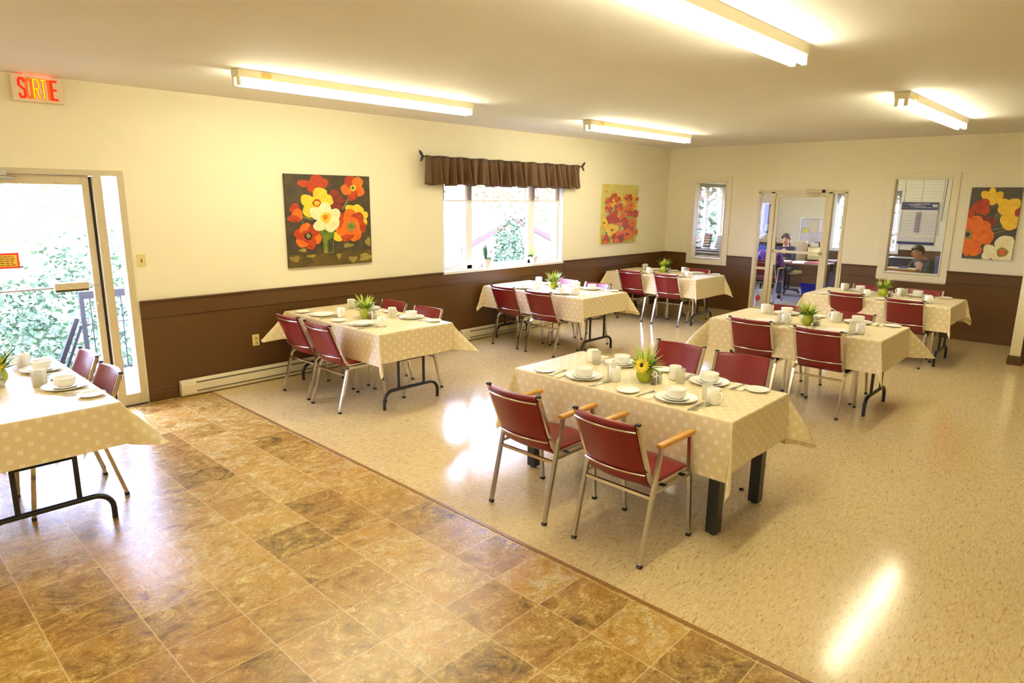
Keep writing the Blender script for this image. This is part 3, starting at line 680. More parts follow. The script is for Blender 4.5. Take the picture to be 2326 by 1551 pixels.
# ------------------------------------------------------------------ tables, cloths
TP = {'front': 'square-legged table', 'door': 'table by the entrance door', 'mid': 'table below the bouquet painting', 'win': 'table below the valance window',
      'corner': 'table below the poppy canvas', 'rm': 'table directly behind the square-legged one', 'rb': 'table below the calendar window'}
TABLES = {  # centre x, y, length, width, top
    'front': (-2.322, 3.757, 1.65, 0.785), 'door': (-5.03, 0.735, 1.61, 0.79), 'mid': (-5.635, 3.79, 1.69, 0.86), 'win': (-5.715, 6.85, 1.73, 0.93),
    'corner': (-5.715, 9.72, 1.66, 0.95), 'rm': (-2.35, 6.815, 1.62, 0.95), 'rb': (-2.35, 9.47, 1.66, 0.93)}
ZT = 0.7465
def square_table(k):
    cx, cy, L, W = TABLES[k]
    t = thing('dining_table', 'dining table with four thick black square legs under beige cloth', 'table', (cx, cy, 0), 0, 'tables set for a meal')
    MB().box(-L/2+0.016, L/2-0.016, -W/2+0.016, W/2-0.016, ZT-0.03, ZT).build('tabletop', M_tabletop, t, bevel=0.006)
    MB().box(-L/2+0.09, L/2-0.09, -W/2+0.08, W/2-0.08, ZT-0.09, ZT-0.0305).build('apron', M_black, t)
    for sx in (-1, 1):
        for sy in (-1, 1):
            x, y = sx*(L/2-0.11), sy*(W/2-0.10)
            lg = MB().box(x-0.035, x+0.035, y-0.035, y+0.035, 0.012, ZT-0.0905).build('leg', M_black, t, bevel=0.004)
            MB().lathe([(0.022, 0), (0.024, 0.004), (0.024, 0.012)], 14, c=(x, y, 0)).build('foot_pad', M_rubber, lg)
def folding_table(k, lab, proto=None):
    cx, cy, L, W = TABLES[k]
    t = thing('folding_table', lab, 'table', (cx, cy, 0), 0, 'tables set for a meal')
    MB().box(-L/2+0.016, L/2-0.016, -W/2+0.016, W/2-0.016, ZT-0.028, ZT).build('tabletop', M_tabletop, t, bevel=0.006)
    for sx in (-1, 1):
        x = sx*(L/2-0.11); r = 0.1
        path = [(x, -0.32, 0.0), (x, -0.32, 0.07)]+arc((x, -0.32+r, 0.07), r, PI, PI/2, 6, (0, 1, 0), (0, 0, 1))[1:]+arc((x, 0.32-r, 0.07), r, PI/2, 0, 6, (0, 1, 0), (0, 0, 1))+[(x, 0.32, 0.0)]
        fm = MB().tube(path, 0.016, 10)
        fm.tube([(x, -0.15, 0.165), (x, -0.15, ZT-0.028)], 0.014, 10).tube([(x, 0.15, 0.165), (x, 0.15, ZT-0.028)], 0.014, 10)
        lg = fm.build('folding_leg', M_black, t)
        br = MB()
        for sy in (-0.15, 0.15): br.tube([(x, sy, 0.42), (x-sx*0.30, 0, ZT-0.03)], 0.008, 8)
        br.build('brace', M_black, lg)
        MB().tube([(x, -0.15, 0.44), (x, 0.15, 0.44)], 0.008, 8).build('lock_bar', M_black, lg)
    return t
square_table('front')
folding_table('door', 'black-legged folding table under glossy cloth by the entrance door')
folding_table('mid', 'black-legged folding table below the bouquet painting')
folding_table('win', 'black-legged folding table below the valance window')
folding_table('corner', 'black-legged folding table in the room corner below the poppy canvas')
folding_table('rm', 'black-legged folding table directly behind the square-legged table')
folding_table('rb', 'black-legged folding table below the calendar window')

def tablecloth(k, lab, dn, df, de, corners, seed):
    """dn/df/de: drop on the near side, far side, ends. corners: droop, swing for (x+,y-),(x+,y+),(x-,y-),(x-,y+)"""
    cx, cy, L, W = TABLES[k]; z0 = ZT+0.003
    rnd = random.Random(seed)
    p1, p2, p3 = rnd.uniform(0, 6), rnd.uniform(0, 6), rnd.uniform(0, 6)
    hx, hy = L/2, W/2
    us = [-hx-de+de*i/9 for i in range(9)]+[-hx-0.008]+[-hx, -hx+0.006]+[-hx+L*i/44 for i in range(1, 44)]+[hx-0.006, hx]+[hx+0.008]+[hx+de*(i+1)/9 for i in range(9)]
    vs_ = [-hy-dn+dn*i/9 for i in range(9)]+[-hy-0.008]+[-hy, -hy+0.006]+[-hy+W*i/24 for i in range(1, 24)]+[hy-0.006, hy]+[hy+0.008]+[hy+df*(i+1)/9 for i in range(9)]
    mb = MB(); mb.uv = []
    V = []
    def ripple(s): return 0.5+0.5*math.sin(s*9+p1)*math.sin(s*4.3+p2)
    for u in us:
        for v in vs_:
            eu = max(0, abs(u)-hx); ev = max(0, abs(v)-hy); su = 1 if u > 0 else -1; sv = 1 if v > 0 else -1
            bx, by = max(-hx, min(hx, u)), max(-hy, min(hy, v))
            if eu == 0 and ev == 0:
                P = Vector((u, v, z0+0.0012*math.sin(u*7+p1)*math.sin(v*9+p3)))
            elif eu > 0 and ev > 0:
                r = math.hypot(eu, ev); th = math.degrees(math.atan2(ev, eu))
                droop, swing = corners[(su, sv)]
                ph = min(th, 90-th)*droop
                side = 1 if th < 45 else -1                   # layer facing the end / facing the long side
                gap = (1-ph/(45*droop))
                az = 45 + swing - side*(22*gap)               # measured from the end normal
                if th < 45: az = lerp(0, 45+swing-6, min(1, ph/(45*droop)*1.0)**0.5)
                else: az = lerp(90, 45+swing+6, min(1, ph/(45*droop))**0.5)
                a = math.radians(az); pr = math.radians(ph)
                d = Vector((su*math.cos(a)*math.sin(pr), sv*math.sin(a)*math.sin(pr), -math.cos(pr)))
                P = Vector((su*(hx+0.004), sv*(hy+0.004), z0)) + d*r
                P += Vector((su*math.cos(a), sv*math.sin(a), 0))*0.006*math.sin(r*14+p2)
            elif eu > 0:
                o = 0.004+0.10*eu*ripple(v+3)*0.6; P = Vector((su*(hx+o), v, z0-eu))
            else:
                o = 0.004+0.10*ev*ripple(u)*0.6; P = Vector((u, sv*(hy+o), z0-ev))
            V.append(P); mb.uv.append((u+3, v+3))
    nv = len(vs_)
    mb.add(V, [(i*nv+j, (i+1)*nv+j, (i+1)*nv+j+1, i*nv+j+1) for i in range(len(us)-1) for j in range(nv-1)], 0, True)
    o = mb.build('tablecloth', M_cloth, None, loc=(cx, cy, 0), sub=1)
    return tag(o, lab, 'tablecloth', 'beige checked tablecloths')
CN = lambda a, b, c, d: {(1, -1): a, (1, 1): b, (-1, -1): c, (-1, 1): d}
tablecloth('front', 'beige square-patterned cloth over the square-legged table', 0.355, 0.345, 0.30, CN((0.35, 20), (0.75, 0), (0.5, 30), (0.7, 0)), 1)
tablecloth('door', 'glossy beige square-patterned cloth over the table by the entrance door', 0.26, 0.26, 0.26, CN((0.8, 0), (0.95, 10), (0.8, 0), (0.8, 0)), 2)
tablecloth('mid', 'beige square-patterned cloth over the table below the bouquet painting', 0.295, 0.285, 0.27, CN((0.3, -20), (0.95, 0), (0.95, 36), (0.8, 36)), 3)
tablecloth('win', 'beige square-patterned cloth over the table below the valance window', 0.295, 0.285, 0.24, CN((0.2, -25), (0.8, 0), (0.5, 38), (0.8, 38)), 4)
tablecloth('corner', 'beige square-patterned cloth over the table below the poppy canvas', 0.295, 0.285, 0.31, CN((0.15, -25), (0.6, 10), (0.8, 38), (0.8, 38)), 5)
tablecloth('rm', 'beige square-patterned cloth over the table directly behind the square-legged one', 0.295, 0.285, 0.30, CN((0.2, -20), (1.0, -5), (0.95, 0), (0.8, 0)), 6)
tablecloth('rb', 'beige square-patterned cloth over the table below the calendar window', 0.295, 0.285, 0.22, CN((0.2, -20), (0.5, 0), (0.6, 0), (0.8, 0)), 7)

# ------------------------------------------------------------------ chairs
BACK = [(-0.045, 0.815), (-0.02, 0.75), (0.012, 0.67), (0.045, 0.59), (0.075, 0.52), (0.098, 0.468), (0.128, 0.435), (0.165, 0.425)]
def bow(x): return -0.032*(1-(x/0.2)**2)
def backpt(t):
    n = len(BACK)-1; f = t*n; i = min(n-1, int(f)); a = f-i
    return lerp(BACK[i][0], BACK[i+1][0], a), lerp(BACK[i][1], BACK[i+1][1], a)
def make_chair(name, lab, arms):
    t = thing(name, lab, 'chair', (0, 0, 0))
    xf, xb = 0.2275, 0.205
    pad = MB(); nx, nt = 12, 14; T = 0.034
    def front(i, j): x = -0.192+0.384*i; y, z = backpt(j*0.90); return (x, y+0.016+bow(x), z)
    def back(i, j): x = -0.192+0.384*i; y, z = backpt(j*0.90); return (x, y+0.016-T+bow(x)*1.1, z-0.004)
    F = [[front(i/nx, j/nt) for j in range(nt+1)] for i in range(nx+1)]; B = [[back(i/nx, j/nt) for j in range(nt+1)] for i in range(nx+1)]
    vs = [p for r in F for p in r]+[p for r in B for p in r]; n = nt+1; N = (nx+1)*n; fs = []
    for i in range(nx):
        for j in range(nt): a = i*n+j; fs.append((a, a+1, a+n+1, a+n)); fs.append((N+a, N+a+n, N+a+n+1, N+a+1))
    for i in range(nx):
        for j in (0, nt): a = i*n+j; fs.append((a, a+n, N+a+n, N+a))
    for j in range(nt):
        for i in (0, nx): a = i*n+j; fs.append((a, a+1, N+a+1, N+a))
    pad.add(vs, fs, 0, True); pad.build('backrest', M_vinyl, t, bevel=0.008, seg=3, fix=True)
    st = MB(); ns, nm = 10, 10
    def topz(x, y): return 0.447+0.010*(1-(x/0.2)**2)-0.012*max(0, (y-0.42)/0.1)**2
    def sp(i, j, b): x = -0.198+0.396*i; y = 0.125+0.39*j; return (x, y, 0.412 if b else topz(x, y))
    vs = [sp(i/ns, j/nm, 0) for i in range(ns+1) for j in range(nm+1)]+[sp(i/ns, j/nm, 1) for i in range(ns+1) for j in range(nm+1)]
    n = nm+1; N = (ns+1)*n; fs = []
    for i in range(ns):
        for j in range(nm): a = i*n+j; fs.append((a, a+n, a+n+1, a+1)); fs.append((N+a, N+a+1, N+a+n+1, N+a+n))
        for j in (0, nm): a = i*n+j; fs.append((a, a+n, N+a+n, N+a))
    for j in range(nm):
        for i in (0, ns): a = i*n+j; fs.append((a, a+1, N+a+1, N+a))
    st.add(vs, fs, 0, True); st.build('seat', M_vinyl, t, bevel=0.01, seg=3, fix=True)
    for sx in (-1, 1):
        p = [(sx*xb, y, z) for y, z in BACK]+[(sx*xb, 0.22, 0.424), (sx*xb, 0.48, 0.426)]
        fm = MB().tube(p, 0.0105, square=True).build('side_frame', M_chrome, t)
        MB().box(sx*xb-0.012, sx*xb+0.012, -0.06, -0.034, 0.813, 0.823).build('frame_cap', M_rubber, fm)
    for tt, wd in ((0.085, 0.011), (0.60, 0.011)):
        y, z = backpt(tt); mb = MB()
        mb.tube([(x, y-0.026+bow(x)*1.15, z) for x in [(-0.2+0.4*i/12) for i in range(13)]], wd*0.62, 8)
        mb.build('back_bar', M_chrome, t)
    def leg(path, cap):
        lg = MB().tube(path, 0.0108, square=True).build('leg', M_chrome if not arms else M_steel, t)
        x, y = path[0][0], path[0][1]
        MB().tube([(x, y, 0.0), (x, y+(0.004 if cap else 0), 0.018)], 0.0125, square=True).build('foot_cap', M_rubber, lg)
    if arms:
        for sx in (-1, 1):
            leg([(sx*xf, 0.002, 0.008), (sx*xf, 0.155, 0.645)], 1); leg([(sx*xf, 0.515, 0.008), (sx*xf, 0.455, 0.645)], 0)
            MB().box(sx*xf-0.019, sx*xf+0.019, 0.13, 0.485, 0.6455, 0.672).build('armrest', M_oak, t, bevel=0.008, seg=3)
            MB().tube([(sx*xf, 0.10, 0.405), (sx*xf, 0.47, 0.405)], 0.009, square=True).build('side_rail', M_steel, t)
        ys, zs = 0.092, 0.375
    else:
        for sx in (-1, 1):
            leg([(sx*xf, 0.002, 0.008), (sx*xf, 0.105, 0.385), (sx*xf, 0.13, 0.405), (sx*xf, 0.17, 0.408), (sx*xf, 0.30, 0.408)], 1); leg([(sx*xf, 0.515, 0.008), (sx*xf, 0.478, 0.385), (sx*xf, 0.462, 0.405), (sx*xf, 0.43, 0.408), (sx*xf, 0.30, 0.408)], 0)
        ys, zs = 0.092, 0.345
    MB().tube([(-xf, ys, zs), (xf, ys, zs)], 0.009, square=True).build('stretcher', M_chrome, t)
    MB().tube([(-xf, 0.485, 0.375), (xf, 0.485, 0.375)], 0.009, square=True).build('stretcher', M_chrome, t)
    for sx in (-1, 1): MB().box(sx*0.1945, sx*0.2345, 0.2, 0.225, 0.409, 0.4185).box(sx*0.1945, sx*0.2345, 0.4, 0.425, 0.409, 0.4185).build('frame_spacer', M_rubber, t)
    freeze(t); return t
arm0 = make_chair('armchair', '', True); arm0['group'] = 'maroon chairs around the tables'
ch0 = make_chair('dining_chair', '', False); ch0['group'] = 'maroon chairs around the tables'
used = {'a': False, 'c': False}
def place(kind, x, y, rot, lab):
    src = arm0 if kind == 'a' else ch0
    if not used[kind]:
        used[kind] = True; src.location = (x, y, 0); src.rotation_euler.z = rot; src['label'] = lab; return src
    return dup(src, (x, y, 0), rot, lab)
D = math.radians
PLN = {('n', 'w'): 'near window-wall', ('n', 'o'): 'near open-floor', ('f', 'w'): 'far window-wall', ('f', 'o'): 'far open-floor'}
place('a', -2.616, 2.828, 0, 'maroon armchair with light wood arms, window-wall side of the pair')
place('a', -1.936, 2.828, D(-1), 'maroon armchair with light wood arms closest to the viewer')
CH = [('front', 'f', 'w', -2.58, 4.665, PI), ('front', 'f', 'o', -2.04, 4.65, PI+D(7)),
      ('mid', 'n', 'w', -5.90, 3.125, D(1)), ('mid', 'n', 'o', -5.32, 3.105, D(1)), ('mid', 'f', 'w', -5.93, 4.34, PI+D(2)), ('mid', 'f', 'o', -5.335, 4.335, PI+D(3)),
      ('win', 'n', 'w', -5.99, 6.20, D(0)), ('win', 'n', 'o', -5.37, 6.19, D(2)), ('win', 'f', 'w', -5.93, 7.35, PI), ('win', 'f', 'o', -5.35, 7.33, PI),
      ('corner', 'n', 'w', -5.97, 9.12, D(3)), ('corner', 'n', 'o', -5.30, 9.10, D(2)), ('corner', 'f', 'o', -5.33, 10.14, PI-D(8)),
      ('rm', 'n', 'w', -2.67, 6.24, 0), ('rm', 'n', 'o', -2.02, 6.20, 0), ('rm', 'f', 'w', -2.74, 7.30, PI), ('rm', 'f', 'o', -2.08, 7.30, PI),
      ('rb', 'n', 'w', -2.64, 8.98, 0), ('rb', 'n', 'o', -1.955, 8.88, D(-1)), ('rb', 'f', 'w', -2.68, 10.03, PI), ('rb', 'f', 'o', -2.01, 10.05, PI),
      ('door', 'f', 'w', -5.455, 1.24, PI), ('door', 'f', 'o', -4.86, 1.215, PI)]
for k, sd, en, x, y, r in CH:
    place('c', x, y, r, 'maroon armless chair at the %s place, %s' % (PLN[(sd, en)], TP[k]))

# ------------------------------------------------------------------ tableware prototypes
def single(name, mb, m, cat, **kw):
    o = mb.build(name, m, **kw); o['category'] = cat; return o
P_plate = single('dinner_plate', MB().lathe([(0.0001, 0.004), (0.075, 0.004), (0.085, 0.007), (0.128, 0.018), (0.131, 0.0195), (0.130, 0.0165), (0.088, 0.001), (0.075, 0.0), (0.0001, 0.0)], 40), M_china, 'plate')
P_saucer = single('saucer', MB().lathe([(0.0001, 0.004), (0.05, 0.004), (0.075, 0.012), (0.083, 0.018), (0.085, 0.0175), (0.077, 0.009), (0.052, 0.0), (0.0001, 0.0)], 32), M_china, 'saucer')
P_side = single('side_plate', MB().lathe([(0.0001, 0.004), (0.045, 0.004), (0.055, 0.006), (0.074, 0.014), (0.076, 0.0145), (0.075, 0.012), (0.056, 0.002), (0.045, 0.0), (0.0001, 0.0)], 32), M_china, 'plate')
P_bowl = single('soup_bowl', MB().lathe([(0.0001, 0.008), (0.035, 0.009), (0.050, 0.018), (0.0555, 0.055), (0.057, 0.0605), (0.0605, 0.060), (0.060, 0.054), (0.0565, 0.020), (0.048, 0.007), (0.035, 0.005), (0.034, 0.0), (0.0001, 0.0)], 32), M_china, 'bowl')
P_mug = thing('mug', '', 'mug')
MB().lathe([(0.0001, 0.006), (0.034, 0.006), (0.036, 0.01), (0.0375, 0.092), (0.0395, 0.094), (0.0410, 0.092), (0.040, 0.005), (0.036, 0.0), (0.0001, 0.0)], 28).build('mug_body', M_china, P_mug)
MB().tube([(0.038, 0, 0.076), (0.056, 0, 0.078), (0.068, 0, 0.066), (0.068, 0, 0.044), (0.058, 0, 0.028), (0.038, 0, 0.024)], 0.006, 8).build('mug_handle', M_china, P_mug)
freeze(P_mug)
P_glass = single('tumbler', MB().lathe([(0.0001, 0.006), (0.026, 0.006), (0.0305, 0.097), (0.0325, 0.097), (0.029, 0.0), (0.0001, 0.0)], 24), M_tumbler, 'glass')
def napkin_mesh():
    mb = MB()
    mb.box(-0.055, 0.055, -0.085, 0.085, 0.0, 0.0016); mb.box(-0.053, 0.055, -0.083, 0.083, 0.0018, 0.0030)
    return mb
P_nap = single('napkin', napkin_mesh(), M_napkin, 'napkin')
def strip(mb, pts, th=0.0018):
    """flat piece of cutlery: pts of (y, halfwidth, z)"""
    vs = []
    for y, w_, z in pts: vs += [(-w_, y, z), (w_, y, z), (w_, y, z+th), (-w_, y, z+th)]
    fs = [(0, 1, 2, 3), tuple(len(vs)-4+i for i in (3, 2, 1, 0))]
    for i in range(len(pts)-1):
        for j in range(4): a = i*4+j; b = i*4+(j+1) % 4; fs.append((a, b, b+4, a+4))
    mb.add(vs, fs, 0, False)
def cut_fork():
    mb = MB(); strip(mb, [(-0.095, 0.007, 0.001), (-0.06, 0.0055, 0.003), (0.0, 0.003, 0.005), (0.03, 0.004, 0.004), (0.045, 0.0115, 0.002)])
    for x in (-0.0095, -0.0032, 0.0032, 0.0095): mb.box(x-0.0016, x+0.0016, 0.044, 0.095, 0.002, 0.0036)
    return mb
def cut_knife():
    mb = MB(); strip(mb, [(-0.105, 0.007, 0.001), (-0.05, 0.0075, 0.001), (-0.005, 0.006, 0.001), (0.0, 0.009, 0.001), (0.07, 0.010, 0.001), (0.098, 0.006, 0.001), (0.105, 0.001, 0.001)], 0.003); return mb
def cut_spoon():
    mb = MB(); strip(mb, [(-0.09, 0.007, 0.001), (-0.05, 0.005, 0.003), (0.0, 0.003, 0.007), (0.035, 0.004, 0.006)])
    mb.lathe([(0.0001, 0.0005), (0.008, 0.002), (0.015, 0.006), (0.0175, 0.010), (0.0165, 0.0105), (0.013, 0.007), (0.007, 0.004), (0.0001, 0.003)], 18, c=(0, 0.06, 0), sy=1.45); return mb
P_fork = single('fork', cut_fork(), M_chrome, 'fork'); P_knife = single('knife', cut_knife(), M_chrome, 'knife'); P_spoon = single('spoon', cut_spoon(), M_chrome, 'spoon')
protos = {'plate': P_plate, 'saucer': P_saucer, 'side': P_side, 'bowl': P_bowl, 'mug': P_mug, 'glass': P_glass, 'nap': P_nap, 'fork': P_fork, 'knife': P_knife, 'spoon': P_spoon}
for p_ in protos.values(): KIDS.setdefault(p_.name, [])
DESC = {'plate': ('white dinner plate', 'dinner plates'), 'saucer': ('white saucer under the bowl', 'saucers under bowls'), 'side': ('small white side plate', 'side plates'), 'bowl': ('white soup bowl', 'soup bowls'),
        'mug': ('white mug', 'white mugs'), 'glass': ('cloudy clear tumbler', 'clear tumblers'), 'nap': ('white paper napkin', 'paper napkins'), 'fork': ('steel fork', 'forks'), 'knife': ('steel knife', 'knives'), 'spoon': ('steel spoon', 'spoons')}
first = {k: True for k in protos}
def put(key, x, y, z, rot, place_, tab):
    src = protos[key]; lab = '%s, %s place, %s' % (DESC[key][0], place_, tab)
    if key == 'nap': lab = '%s under a fork, %s place, %s' % (DESC[key][0], place_, tab)
    if first[key]:
        first[key] = False; src.location = (x, y, z); src.rotation_euler.z = rot; src['label'] = lab; src['group'] = DESC[key][1]; return
    dup(src, (x, y, z), rot, lab, DESC[key][1])
ZI = ZT+0.0052
def setting(k, sd, en, x, edge=None, items='side nap fork plate saucer bowl knife spoon mug glass', seed=0):
    cx, cy, L, W = TABLES[k]; rnd = random.Random(hash((k, sd, en)) % 1000 if False else sum(map(ord, k+sd+en)))
    y0 = cy-W/2 if sd == 'n' else cy+W/2; s = 1 if sd == 'n' else -1
    j = lambda a: rnd.uniform(-a, a)
    def P(dx, dy): return x+s*dx, y0+s*dy
    base = 0 if sd == 'n' else PI
    pl = PLN[(sd, en)]; it = items.split(); T_ = TP[k]
    lay = {'side': (-0.30+j(0.01), 0.09+j(0.01), 0, 0), 'nap': (-0.175+j(0.01), 0.10+j(0.01), 0, j(0.12)), 'fork': (-0.185, 0.11, 0.0032, j(0.15)), 'plate': (0, 0.15, 0, 0), 'saucer': (0, 0.15, 0.0048, 0), 'bowl': (0, 0.15, 0.0098, 0),
           'knife': (0.155+j(0.006), 0.11+j(0.01), 0, j(0.1)), 'spoon': (0.185+j(0.006), 0.115+j(0.01), 0, j(0.12)), 'mug': (0.20+j(0.015), 0.225+j(0.015), 0, -0.4+j(0.4)), 'glass': (0.135+j(0.01), 0.268+j(0.012), 0, 0)}
    if 'nap' not in it and 'fork' in it: lay['fork'] = lay['fork'][:2]+(0,)+lay['fork'][3:]
    for key in it:
        dx, dy, dz, r = lay[key]; px, py = P(dx, dy)
        put(key, px, py, ZI+dz, base+r, pl, T_)
FULL = 'side nap fork plate saucer bowl knife spoon mug glass'
NOBOWL = 'side nap fork plate knife spoon mug glass'
setting('front', 'n', 'w', -2.64, items=FULL); setting('front', 'n', 'o', -1.935, items=FULL); setting('front', 'f', 'w', -2.66, items=FULL); setting('front', 'f', 'o', -1.965, items=FULL)
setting('mid', 'n', 'w', -5.98, items=NOBOWL); setting('mid', 'n', 'o', -5.28, items='side nap fork plate saucer knife spoon mug glass'); setting('mid', 'f', 'w', -5.98, items=FULL); setting('mid', 'f', 'o', -5.24, items=FULL)
setting('win', 'n', 'w', -6.02, items=FULL); setting('win', 'n', 'o', -5.33, items=FULL); setting('win', 'f', 'w', -6.0, items=FULL); setting('win', 'f', 'o', -5.30, items=FULL)
setting('corner', 'n', 'w', -6.05, items=NOBOWL); setting('corner', 'n', 'o', -5.35, items=NOBOWL); setting('corner', 'f', 'w', -6.05, items=NOBOWL); setting('corner', 'f', 'o', -5.30, items=NOBOWL)
setting('rm', 'n', 'w', -2.67, items=NOBOWL); setting('rm', 'n', 'o', -1.99, items=NOBOWL); setting('rm', 'f', 'w', -2.68, items=FULL); setting('rm', 'f', 'o', -1.97, items=FULL)
setting('rb', 'n', 'w', -2.68, items=NOBOWL); setting('rb', 'n', 'o', -1.98, items=NOBOWL); setting('rb', 'f', 'w', -2.72, items=FULL); setting('rb', 'f', 'o', -2.03, items=FULL)
setting('door', 'f', 'w', -5.37, items=FULL); setting('door', 'f', 'o', -4.78, items=FULL)

# centrepieces
def petals(mb, c, n, L, w_, tilt, m, nrm=None):
    """a daisy head facing along nrm"""
    nrm = Vector(nrm).normalized(); a = nrm.cross(Vector((0, 0, 1))).normalized(); b = a.cross(nrm)
    for i in range(n):
        t = 2*PI*i/n; d = a*math.cos(t)+b*math.sin(t); e = nrm.cross(d)
        c0 = Vector(c); q = [c0+d*L*0.15-e*w_*0.4, c0+d*L*0.15+e*w_*0.4, c0+d*L*0.6+e*w_+nrm*tilt*0.5, c0+d*L+nrm*tilt*0.2, c0+d*L*0.6-e*w_+nrm*tilt*0.5]
        mb.add(q, [(0, 1, 2, 3, 4)], m, False)
def centrepiece(k, x, y, lab, style, seed):
    t = thing('flower_vase', lab, 'flower vase', (x, y, ZI), 0, 'green vases with greenery on the tables')
    MB().lathe([(0.034, 0), (0.038, 0.004), (0.056, 0.03), (0.060, 0.055), (0.052, 0.085), (0.043, 0.10), (0.045, 0.105), (0.041, 0.105), (0.039, 0.098), (0.0001, 0.09)], 28).build('vase', M_vase, t)
    rnd = random.Random(seed); fo = MB(); fl = MB()
    for i in range(34):
        a = rnd.uniform(0, 2*PI); e = rnd.uniform(0.25, 1.6)
        leaf(fo, (0.025*math.cos(a), 0.025*math.sin(a), 0.095), (math.cos(a), math.sin(a), e), rnd.uniform(0.010, 0.017), rnd.uniform(0.07, 0.13), 0, bend=rnd.uniform(0, 0.35), n=4)
    for i in range(52):
        a = rnd.uniform(0, 2*PI); e = rnd.uniform(0.5, 2.6)
        leaf(fl, (0.02*math.cos(a), 0.02*math.sin(a), 0.095), (math.cos(a), math.sin(a), e), rnd.uniform(0.004, 0.008), rnd.uniform(0.11, 0.20), 0, bend=rnd.uniform(0, 0.25), n=4)
    fo.build('foliage', M_leaf, t); fl.build('grass_blades', M_leafl, t)
    if style == 'daisy':
        hd = (-0.012+0.03, -0.075, 0.125)
        f = MB(); petals(f, hd, 17, 0.058, 0.008, 0.012, 0, (0.35, -0.9, 0.35)); petals(f, (hd[0], hd[1]-0.004, hd[2]), 13, 0.045, 0.007, 0.016, 0, (0.35, -0.9, 0.35))
        q = f.build('flower', M_petal, t, solid=0.0015)
        MB().ell((hd[0]+0.003, hd[1]-0.008, hd[2]+0.002), (0.012, 0.008, 0.012)).build('flower_centre', M_seed, q)
        MB().tube([(0.01, -0.02, 0.08), (0.012, -0.05, 0.115), hd], 0.003, 6).build('flower_stem', M_leaf, q)
    elif style == 'door':
        hd = (0.05, 0.0, 0.14); f = MB(); petals(f, hd, 15, 0.055, 0.009, 0.012, 0, (0.8, -0.3, 0.4)); q = f.build('flower', M_petal, t, solid=0.0015)
        MB().ell((hd[0]+0.006, hd[1], hd[2]+0.002), (0.01, 0.012, 0.012)).build('flower_centre', M_seed, q)
        br = MB()
        for a in (0.3, 0.9, 1.4, 2.0): br.tube([(0.02, 0.01, 0.09), (0.05+0.05*math.cos(a), 0.05, 0.18), (0.10+0.08*math.cos(a), 0.10*math.sin(a), 0.24)], 0.002, 5)
        br.build('sprig', mat('dark_sprig', rgb(44, 52, 40), 0.6, nscale=40), t)
    else:
        f = MB()
        hd = (-0.03 if style == 'creamL' else 0.0, -0.05, 0.15)
        for i in range(10):
            a = 2*PI*i/10; leaf(f, hd, (math.cos(a), -0.5+0.4*math.sin(a), 0.6+math.sin(a)*0.6), 0.013, 0.05, 0, 0.1, n=4)
        f.ell(hd, (0.018, 0.018, 0.022)); f.build('flower', M_cream if style != 'yellow' else M_petal, t)
centrepiece('front', -2.295, 3.73, 'green vase with yellow daisy and greenery on the square-legged table', 'daisy', 1)
centrepiece('mid', -5.55, 3.74, 'green vase with lime greenery on the table below the bouquet painting', 'cream', 2)
centrepiece('win', -5.70, 6.84, 'green vase with spiky pale leaves on the table below the valance window', 'cream', 3)
centrepiece('corner', -5.77, 9.78, 'green vase with leafy greenery on the table below the poppy canvas', 'yellow', 4)
centrepiece('rm', -2.30, 6.67, 'green vase with fern fronds on the table behind the square-legged one', 'yellow', 5)
centrepiece('rb', -2.36, 9.47, 'green vase with cream bloom on the table below the calendar window', 'creamL', 6)
centrepiece('door', -5.15, 0.70, 'vase with yellow flower and dark sprigs on the entrance door table', 'door', 7)
def shaker(x, y, m, lab):
    t = thing('shaker', lab, 'shaker', (x, y, ZI), 0, 'salt and pepper shakers')
    MB().lathe([(0.0001, 0.001), (0.0165, 0.001), (0.0165, 0.042), (0.0001, 0.042)], 14).build('shaker_filling', m, t)
    MB().lathe([(0.018, 0), (0.018, 0.048), (0.014, 0.058), (0.0001, 0.058)], 16).build('shaker_jar', M_clear, t)
    MB().lathe([(0.0145, 0.0585), (0.0155, 0.062), (0.0150, 0.072), (0.010, 0.078), (0.0001, 0.079)], 16).build('shaker_cap', M_steel, t)
for k, x, y in (('front', -2.212, 3.705), ('mid', -5.47, 3.73), ('win', -5.62, 6.83), ('corner', -5.69, 9.77), ('rm', -2.215, 6.65), ('rb', -2.275, 9.45)):
    shaker(x, y, M_pepper, 'glass pepper shaker beside the vase, '+TP[k]); shaker(x+0.012, y+0.055, M_salt, 'glass salt shaker beside the vase, '+TP[k])
shaker(-5.06, 0.70, M_salt, 'glass salt shaker beside the vase, '+TP['door'])
